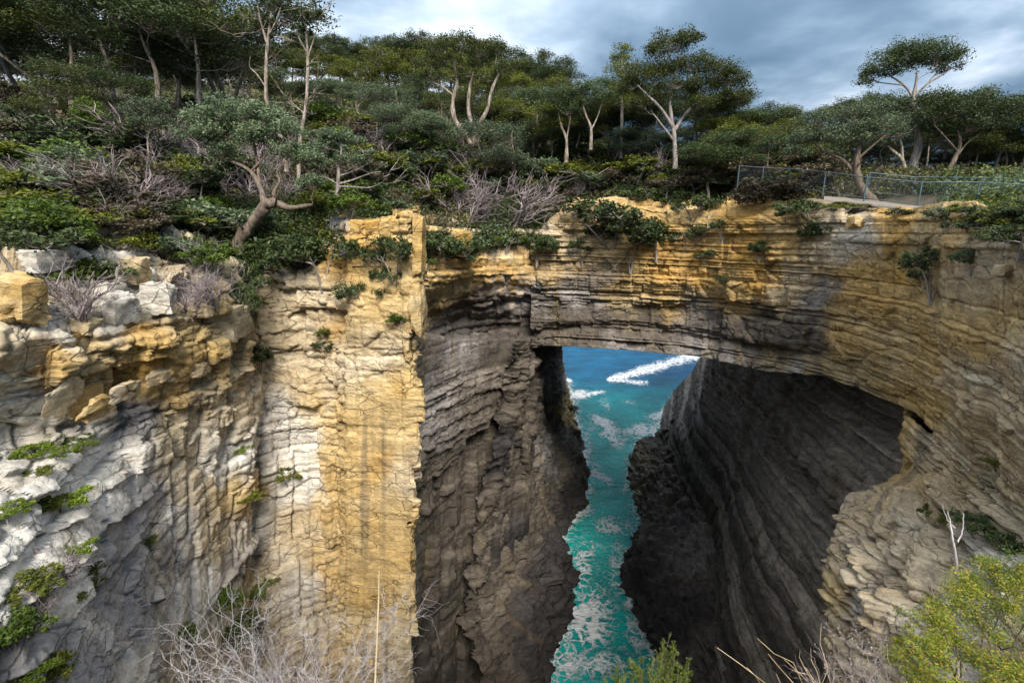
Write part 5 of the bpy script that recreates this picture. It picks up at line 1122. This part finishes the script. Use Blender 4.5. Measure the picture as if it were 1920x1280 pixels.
rock('boulder', 'flat slab fallen on the scree at the bottom of the gorge', seat(955, 1128, 18, 7, sk=6), 'dark', 22, bev=.1)
rock('boulder', 'cream boulder near the right edge of the right wall', seat(1893, 515, 20, 18), 'cream', 23, bev=.3)
rock('boulder', 'cream stone standing on the scree below the brown mound', seat(1332, 425, 12, 20), 'cream', 24, bev=.2)

def ledge(name, label, spec, group=None, cat='rock ledge', zones=('gold',), back=0.5):
    e = bpy.data.objects.new(name, None); COL.objects.link(e); e['label'] = label; e['category'] = cat
    spec = [(s[0], s[1] + 4, s[2], s[3] - 4, s[4] + back, *s[5:]) for s in spec]
    bx = [box_px(*s[:6], s[6] if len(s) > 6 else 0, s[7] if len(s) > 7 else 0) for s in spec]; c = np.mean([np.mean(b, 0) for b in bx], 0); e.location = c
    for i, b in enumerate(bx):
        b = [p - c for p in b]; z = spec[i][8] if len(spec[i]) > 8 else zones[i % len(zones)]
        me = block_mesh('block', b, z, 40 + i * 3 + len(spec), rough=.07, bev=.2, jit=0.07); link('block', me, e)
    return e
# (x0,y0,x1,y1,Y,depth,dY,skew,zone)
ledge('rock_ledge', 'row of jointed yellow-brown blocks along the edge of the left bench', [
 (-60,655,34,742,11.5,1.6,.6,-9,'cream'),(36,646,58,735,12.2,1.5,.3,-2,'ochre'),(60,650,94,738,12.35,1.5,.5,-8,'gold'),(97,640,128,728,12.9,1.5,.6,-6,'ochre'),(131,630,166,716,13.5,1.5,.6,-7,'olive'),(170,622,200,704,14.1,1.6,.5,-6,'gold'),(203,615,262,700,14.6,1.6,1.2,-14,'gold'),
 (266,602,286,668,16.1,1.6,.4,-5,'gold'),(290,597,356,672,16.3,1.8,1.5,-12,'olive'),(360,586,440,662,18.0,2.2,1.7,-12,'olive')])
ledge('rock_ledge', 'second lower row of ochre blocks stepping down the left bench', [
 (52,742,92,796,11.9,1.5,.6,-6,'cream'),(110,738,140,790,12.9,1.5,.5,-6,'gold'),(176,730,236,772,13.7,1.4,1.0,-14,'cream'),(240,712,312,742,14.9,1.4,1.5,-16,'cream'),(316,694,372,716,16.6,1.4,1.2,-10,'cream'),(130,760,172,800,13.0,1.2,.6,-8,'gold')])
ledge('rock_ledge', 'stack of ochre blocks forming the broken top of the pillar', [
 (655,414,684,452,24.3,1.2,0,0,'ochre'),(686,412,712,452,24.2,1.2,0,0,'ochre'),(714,414,736,454,24.1,1.2,0,0,'gold'),(640,454,668,486,24.4,1.2,0,0,'slate'),(670,455,730,478,24.2,1.2,0,0,'ochre'),(652,482,722,504,24.1,1.0,0,0,'gold')])
ledge('rock_fin', 'thin upright yellow fin on the right edge of the pillar top', [(771,394,791,520,23.3,1.6,0,0,'gold'),(768,522,789,640,23.3,1.3,0,0,'gold')], cat='rock fin', back=0.0)

# ------------------------------------------------------------------ fence and path
def steel():
    m, nt, b = new_mat('galvanised_steel'); n = tex(nt, 'ShaderNodeTexNoise', 6.0, mapping(nt), Detail=3.0)
    cr = nt.nodes.new('ShaderNodeValToRGB'); nt.links.new(n.outputs[0], cr.inputs[0])
    cr.color_ramp.elements[0].color = (0.055, 0.095, 0.11, 1); cr.color_ramp.elements[1].color = (0.10, 0.15, 0.17, 1)
    nt.links.new(cr.outputs[0], b.inputs['Base Color']); b.inputs['Metallic'].default_value = 0.3; b.inputs['Roughness'].default_value = 0.45; return m
M_STEEL = steel()
def tubes(name, lines, parent, base, k=6, mat=None):
    V = []; F_ = []
    for pts, r in lines: tube_into(V, F_, np.array(pts) - base, [r] * len(pts), k)
    return link(name, raw_mesh(name, np.concatenate(V), np.concatenate(F_), [mat or M_STEEL]), parent)
def fence(label, posts, Ys, hgt=1.45, bars=True):
    """posts: (px, py of foot)"""
    e = bpy.data.objects.new('fence', None); COL.objects.link(e); e['label'] = label; e['category'] = 'fence'
    ft = [at(x, y, Y) for (x, y), Y in zip(posts, Ys)]; base = np.array(ft[len(ft) // 2]); e.location = base
    up = np.array([0, 0, 1.0])
    for p in ft:
        b = p - up * 0.3; tubes('post', [([b, p + up * (hgt + .06)], 0.048)], e, base, 8)
    for i, (a, b) in enumerate(zip(ft[:-1], ft[1:])):
        tubes('rail', [([a + up * hgt, (a + b) / 2 + up * hgt, b + up * hgt], 0.034)], e, base, 6)
        tubes('rail', [([a + up * 0.12, b + up * 0.12], 0.018)], e, base, 5)
        if bars:
            n = int(np.linalg.norm(b - a) / 0.11); ls = [([a + (b - a) * j / n + up * 0.12, a + (b - a) * j / n + up * hgt], 0.006) for j in range(1, n)]
            o = tubes('mesh_infill', ls, e, base, 3); o['kind'] = 'stuff'
    return e
fence('grey-blue steel safety fence with top rail following the path along the right rim', [(1383,345),(1428,350),(1478,354),(1543,362),(1620,374),(1721,386),(1828,388),(1950,398)], [43,41,39,36.5,34.5,32.5,31,29])
fence('second steel fence line on the far side of the path, behind the first at right', [(1625,362),(1709,371),(1866,376),(1899,380),(1960,384)], [38,37,34,33.5,32.5])
# gravel path on the rim
def path():
    L_ = []
    for (x, y0, y1, Y0, Y1) in ((1545,371,368,35.2,36.3),(1580,374,370,34.9,36.2),(1620,379,374,34.0,35.4),(1670,385,380,32.8,34.2),(1720,390,386,31.6,32.8),(1775,394,390,30.6,31.6)):
        L_.append([at(x, y0, Y0), at(x, y1, Y1)])
    A = np.array(L_); A = interp_grid(A.transpose(1, 0, 2), 8, 60); A[..., 2] += 0.0 + 0.04 * fbm(A[..., 0] * 2, A[..., 1] * 2, A[..., 2] * 0, 3, 2)
    B = A.copy(); V = np.concatenate([A.reshape(-1, 3), (A - [0, 0, 0.18]).reshape(-1, 3)]); n, m = A.shape[:2]
    Fs = [grid_faces(n, m)]; i = np.arange(m - 1); o = n * m
    for row_ in (0, n - 1): a = row_ * m + i; Fs.append(np.stack([a, a + 1, a + 1 + o, a + o], -1))
    mt, nt, b = new_mat('pale_gravel'); nn = tex(nt, 'ShaderNodeTexNoise', 12.0, mapping(nt), Detail=5.0)
    cr = nt.nodes.new('ShaderNodeValToRGB'); nt.links.new(nn.outputs[0], cr.inputs[0]); cr.color_ramp.elements[0].color = (0.12, 0.10, 0.085, 1); cr.color_ramp.elements[1].color = (0.27, 0.24, 0.21, 1)
    nt.links.new(cr.outputs[0], b.inputs['Base Color']); b.inputs['Roughness'].default_value = 1
    link('path', raw_mesh('path', V, np.concatenate(Fs), [mt]), kind='structure')
path()

# ------------------------------------------------------------------ foreground plants on the near brink
def thing(name, label, cat, loc, group=None):
    e = bpy.data.objects.new(name, None); COL.objects.link(e); e.location = loc; e['label'] = label; e['category'] = cat
    if group: e['group'] = group
    return e
def twiggy(name, label, Y, base, tips, bark, seed, r0=0.006, nsub=6, spread=60, cat='dead shrub', leafspec=None, depth=0.25, sub2=3):
    rr = np.random.default_rng(seed); b = at(base[0], base[1], Y); e = thing(name, label, cat, b); V = []; F_ = []; mm = Y / F_PX * 1.25
    for (x, y) in tips:
        o = rr.uniform(-depth, depth); p = at(x, y, Y + o) - b; s = rr.normal(size=3) * np.array([.06, .05, .02])
        P = limb(V, F_, s, p, r0 * rr.uniform(.7, 1.2), r0 * 0.3, rr, 0.10, 9, 5)
        for k in range(nsub):
            q = P[rr.integers(3, 9)]; d = (p - s); d = d / np.linalg.norm(d) + rr.normal(size=3) * 0.65; d /= np.linalg.norm(d); L = spread * mm * rr.uniform(.4, 1.2)
            Q = limb(V, F_, q, q + d * L, r0 * .42, r0 * .18, rr, 0.18, 6, 4)
            for j in range(sub2):
                w = Q[rr.integers(1, 6)]; d2 = d + rr.normal(size=3) * 0.7; limb(V, F_, w, w + d2 * L * rr.uniform(.25, .6), r0 * .22, r0 * .1, rr, 0.2, 4, 3)
    link('branch', raw_mesh(name + '_branches', np.concatenate(V), np.concatenate(F_), [BARK[bark]]), e)
    return e
rr = np.random.default_rng(5)
tips = [(x + rr.uniform(-14, 14), y) for x, y in zip(np.linspace(300, 760, 26), [1235,1200,1225,1180,1210,1175,1150,1190,1130,1175,1110,1160,1190,1140,1170,1150,1195,1165,1185,1160,1200,1170,1190,1150,1130,1165])]
twiggy('dead_shrub', 'tangle of bleached bare twigs filling the bottom left of the foreground', 2.35, (540,1420), tips, 'white', 701, .0030, 15, 46, sub2=5)
twiggy('dead_shrub', 'low mat of bleached twigs under the bare tangle in the foreground', 2.2, (600,1400), [(x, 1255 + (x * 7) % 30) for x in range(330, 770, 24)], 'white', 702, .0024, 14, 36, sub2=5)
def stick(name, label, Y, pts, r, bark, cat='stick'):
    b = at(pts[0][0], pts[0][1], Y); e = thing(name, label, cat, b); V = []; F_ = []
    for line in ([pts] if isinstance(pts[0][0], (int, float)) else pts): tube_into(V, F_, at(np.array([p[0] for p in line]), np.array([p[1] for p in line]), Y) - b, np.linspace(r, r * .6, len(line)), 6)
    link('stem', raw_mesh(name + '_stem', np.concatenate(V), np.concatenate(F_), [BARK[bark]], smooth=True), e); return e
stick('grass_stem', 'single straight tan stalk standing in front of the pillar foot', 2.1, [(700,1400),(703,1290),(707,1200),(710,1120),(711,1068)], .0055, 'straw', 'stalk')
def branchy(name, label, Y, lines, bark, cat):
    b = at(lines[0][0][0], lines[0][0][1], Y); e = thing(name, label, cat, b); V = []; F_ = []
    for ln in lines:
        P = at(np.array([p[0] for p in ln]), np.array([p[1] for p in ln]), Y) - b; t = np.linspace(0, len(P) - 1, len(P) * 3); P = np.stack([np.interp(t, np.arange(len(P)), P[:, i]) for i in range(3)], 1)
        P[:, 1] += np.linspace(0, .05, len(P)); P += np.random.default_rng(len(P)).normal(size=P.shape) * .0022; tube_into(V, F_, P, np.interp(t, np.arange(len(ln)), [p[2] for p in ln]), 6)
    link('stem', raw_mesh(name + '_stem', np.concatenate(V), np.concatenate(F_), [BARK[bark]], smooth=True), e); return e
branchy('dead_sapling', 'tall bleached dead sapling with forked top against the right wall', 3.2, [
 [(1800,1420,.013),(1797,1240,.011),(1797,1130,.010),(1799,1060,.009),(1794,1015,.008),(1791,990,.006),(1788,965,.004)],[(1796,1016,.006),(1808,1000,.005),(1814,985,.004),(1818,968,.003)],[(1791,990,.004),(1781,978,.003),(1777,962,.002),(1778,950,.002)]], 'white', 'dead sapling')
branchy('dead_sapling', 'thin bare forked twig left of the tall bleached sapling', 2.9, [[(1770,1400,.007),(1765,1200,.005),(1760,1130,.004),(1752,1085,.002)],[(1764,1190,.003),(1745,1160,.0025),(1738,1140,.002)],[(1763,1170,.003),(1778,1130,.002)]], 'white', 'dead sapling')

def leafy(name, label, Y, base, lobes, leaf, n, ls, seed, cat='shrub', aspect=3.0, bark='brown', sub=0.30, tip=None):
    b = at(base[0], base[1], Y); rr = np.random.default_rng(seed); lo = []
    for (x, y, wx, wy, o) in lobes:
        p = at(x, y, Y + o) - b; t = np.linalg.norm(at(x, y, Y + o) - [0, 0, EYE]) / F_PX; lo.append((p[0], p[1], p[2], wx * t, wx * t, wy * t))
    V = []; F_ = []
    pts, tips_, rn = crown_points(lo, n, rr, sub)
    for l in lo:
        P = limb(V, F_, (rr.normal() * .05, rr.normal() * .03, -.1), (l[0], l[1], l[2] - l[5] * .4), .008, .004, rr, .12, 7, 5)
    e = thing(name, label, cat, b)
    for (q, c) in tips_: limb(V, F_, c - np.array([0, 0, .03]), q, .003, .001, rr, .15, 4, 3)
    link('stem', raw_mesh(name + '_stem', np.concatenate(V), np.concatenate(F_), [BARK[bark]]), e)
    LV, LF, k = leaves(pts, ls, rr, aspect=aspect); sel = rr.random(len(pts)) < (tip[1] if tip else 0)
    if tip:
        m1 = LF[~sel]; m2 = LF[sel]; me = raw_mesh(name + '_foliage', LV, np.concatenate([m1, m2]), [LEAF[leaf], LEAF[tip[0]]], attrs={'rnd': np.repeat(rn, k)}, fmat=np.concatenate([np.zeros(len(m1)), np.ones(len(m2))]))
    else: me = raw_mesh(name + '_foliage', LV, LF, [LEAF[leaf]], attrs={'rnd': np.repeat(rn, k)})
    link('foliage', me, e); return e
leafy('foreground_shrub', 'dense yellow-green shrub filling the bottom right corner', 2.5, (1800,1450), [(1715,1205,28,22,0),(1745,1180,30,22,.2),(1700,1240,30,24,.1),(1790,1160,36,28,.3),(1840,1130,40,34,.35),(1890,1105,40,40,.4),(1940,1120,50,60,.3),(1740,1255,44,36,-.1),(1800,1230,60,46,0),(1880,1210,70,60,.1),(1960,1230,60,70,.1),(1850,1285,70,40,-.1),(1770,1300,60,30,-.1)],
      'lime', 36000, .019, 801, tip=('yellow', .38))
leafy('foreground_shrub', 'deeper green heath sprig behind the yellow-green shrub at the right edge', 3.1, (1880,1400), [(1860,1085,34,24,0),(1905,1070,34,26,.1),(1830,1130,34,24,.1),(1880,1130,50,36,.2)], 'green', 4200, .018, 802)
# feathery heath sprig, bottom centre: needles set along upright stems
def feathery(label, Y, stems, seed):
    rr = np.random.default_rng(seed); b = at(1225, 1420, Y); e = thing('feathery_shrub', label, 'shrub', b); V = []; F_ = []; cen = []; D = []
    for (x0, y0, x1, y1) in stems:
        o = rr.uniform(-.12, .12); A = at(x0, y0, Y + o) - b; B = at(x1, y1, Y + o * .5) - b; P = limb(V, F_, A, B, .004, .0012, rr, .10, 9, 4)
        for k in range(58):
            t = rr.random() ** 0.8; i = min(7, int(t * 8)); q = P[i] + (P[i + 1] - P[i]) * (t * 8 - i); d = (B - A) / np.linalg.norm(B - A) * .8 + rr.normal(size=3) * .5; d /= np.linalg.norm(d); L = .062 * (1.15 - t) + .012
            limb(V, F_, q, q + d * L, .0012, .0006, rr, .1, 3, 3)
            m = int(L / .0022)
            for j in range(m): cen.append(q + d * L * (j + .5) / m); D.append(d)
    cen = np.array(cen); D = np.array(D); n = len(cen); dd = D * .7 + rr.normal(size=(n, 3)) * .7; dd /= np.linalg.norm(dd, axis=1, keepdims=True); S = np.cross(dd, rr.normal(size=(n, 3))); S /= np.linalg.norm(S, axis=1, keepdims=True)
    L = rr.uniform(.008, .014, (n, 1)); LV = np.stack([cen, cen + dd * L * .5 + S * .0017, cen + dd * L, cen + dd * L * .5 - S * .0017], 1).reshape(-1, 3)
    link('stem', raw_mesh('feathery_stem', np.concatenate(V), np.concatenate(F_), [BARK['brown']]), e)
    link('foliage', raw_mesh('feathery_foliage', LV, np.arange(4 * n).reshape(-1, 4), [LEAF['lime']], attrs={'rnd': np.repeat(np.clip(rr.normal(.55, .25, n), 0, 1), 4)}), e)
feathery('feathery bright green heath sprig poking up at the bottom edge before the water', 2.0, [(1235,1420,1258,1184),(1225,1400,1232,1222),(1240,1400,1290,1232),(1220,1400,1205,1228),(1245,1420,1282,1262),(1215,1400,1190,1245),(1230,1400,1250,1240),(1225,1400,1215,1250),(1200,1400,1150,1262),(1200,1400,1168,1255),(1195,1400,1135,1272),(1240,1400,1292,1250),(1235,1400,1265,1225),(1230,1400,1244,1205),(1222,1400,1222,1235),(1210,1400,1180,1238),(1245,1400,1272,1240),(1238,1400,1262,1208),(1205,1400,1160,1246),(1215,1400,1200,1258),(1235,1400,1240,1262),(1245,1400,1275,1275)], 31)
# dry grass and seed heads at the bottom, left of the yellow-green shrub
def grass_tuft(label, Y, blades, seed, heads=False):
    rr = np.random.default_rng(seed); x0, y0 = blades[0][0], blades[0][1]; b = at(x0, y0, Y); e = thing('dry_grass', label, 'grass tuft', b); V = []; F_ = []
    for (a, c, x, y) in blades:
        o = rr.uniform(-.15, .15); A = at(a, c, Y + o) - b; B = at(x, y, Y + o) - b; P = limb(V, F_, A, B, .0028, .0012, rr, .07, 8, 4, .04)
        if heads:
            for k in range(16):
                i = rr.integers(3, 8); d = (B - A) / np.linalg.norm(B - A) + rr.normal(size=3) * .6; L = rr.uniform(.015, .045); Q = limb(V, F_, P[i], P[i] + d * L, .0012, .0008, rr, .1, 4, 3)
                limb(V, F_, Q[-1], Q[-1] + d * .006, .0035, .002, rr, 0, 3, 5)
    link('blade', raw_mesh('dry_grass', np.concatenate(V), np.concatenate(F_), [BARK['straw' if not heads else 'dead']]), e)
grass_tuft('loose tuft of long dry grass blades at the bottom edge, right of the feathery sprig', 2.1, [(1600,1420,1344,1213),(1600,1420,1420,1196),(1590,1420,1440,1225),(1580,1400,1470,1235),(1580,1400,1500,1218),(1570,1400,1455,1262),(1560,1400,1400,1250),(1590,1400,1540,1168),(1600,1400,1520,1215),(1580,1400,1485,1255),(1575,1400,1510,1250),(1600,1400,1545,1240)], 61)
grass_tuft('pinkish-brown seed-headed stalks beside the yellow-green shrub', 2.3, [(1610,1420,1560,1185),(1620,1420,1585,1200),(1625,1420,1610,1190),(1600,1420,1540,1225),(1640,1420,1640,1175),(1590,1420,1575,1235),(1630,1420,1625,1225),(1610,1420,1600,1240),(1650,1420,1660,1200),(1600,1420,1555,1250)], 62, True)
twiggy('dead_shrub', 'small grey bare bush between the seed stalks and the right wall', 2.8, (1680,1420), [(1640,1160),(1660,1150),(1620,1190),(1680,1140),(1700,1160),(1650,1185),(1715,1150)], 'white', 703, .003, 5, 30)
twiggy('dead_shrub', 'fine pink-grey twigs at the bottom edge under the seed stalks', 2.1, (1570,1420), [(x, 1262 - (x * 3) % 22) for x in range(1490, 1680, 15)], 'dead', 704, .0025, 7, 34)
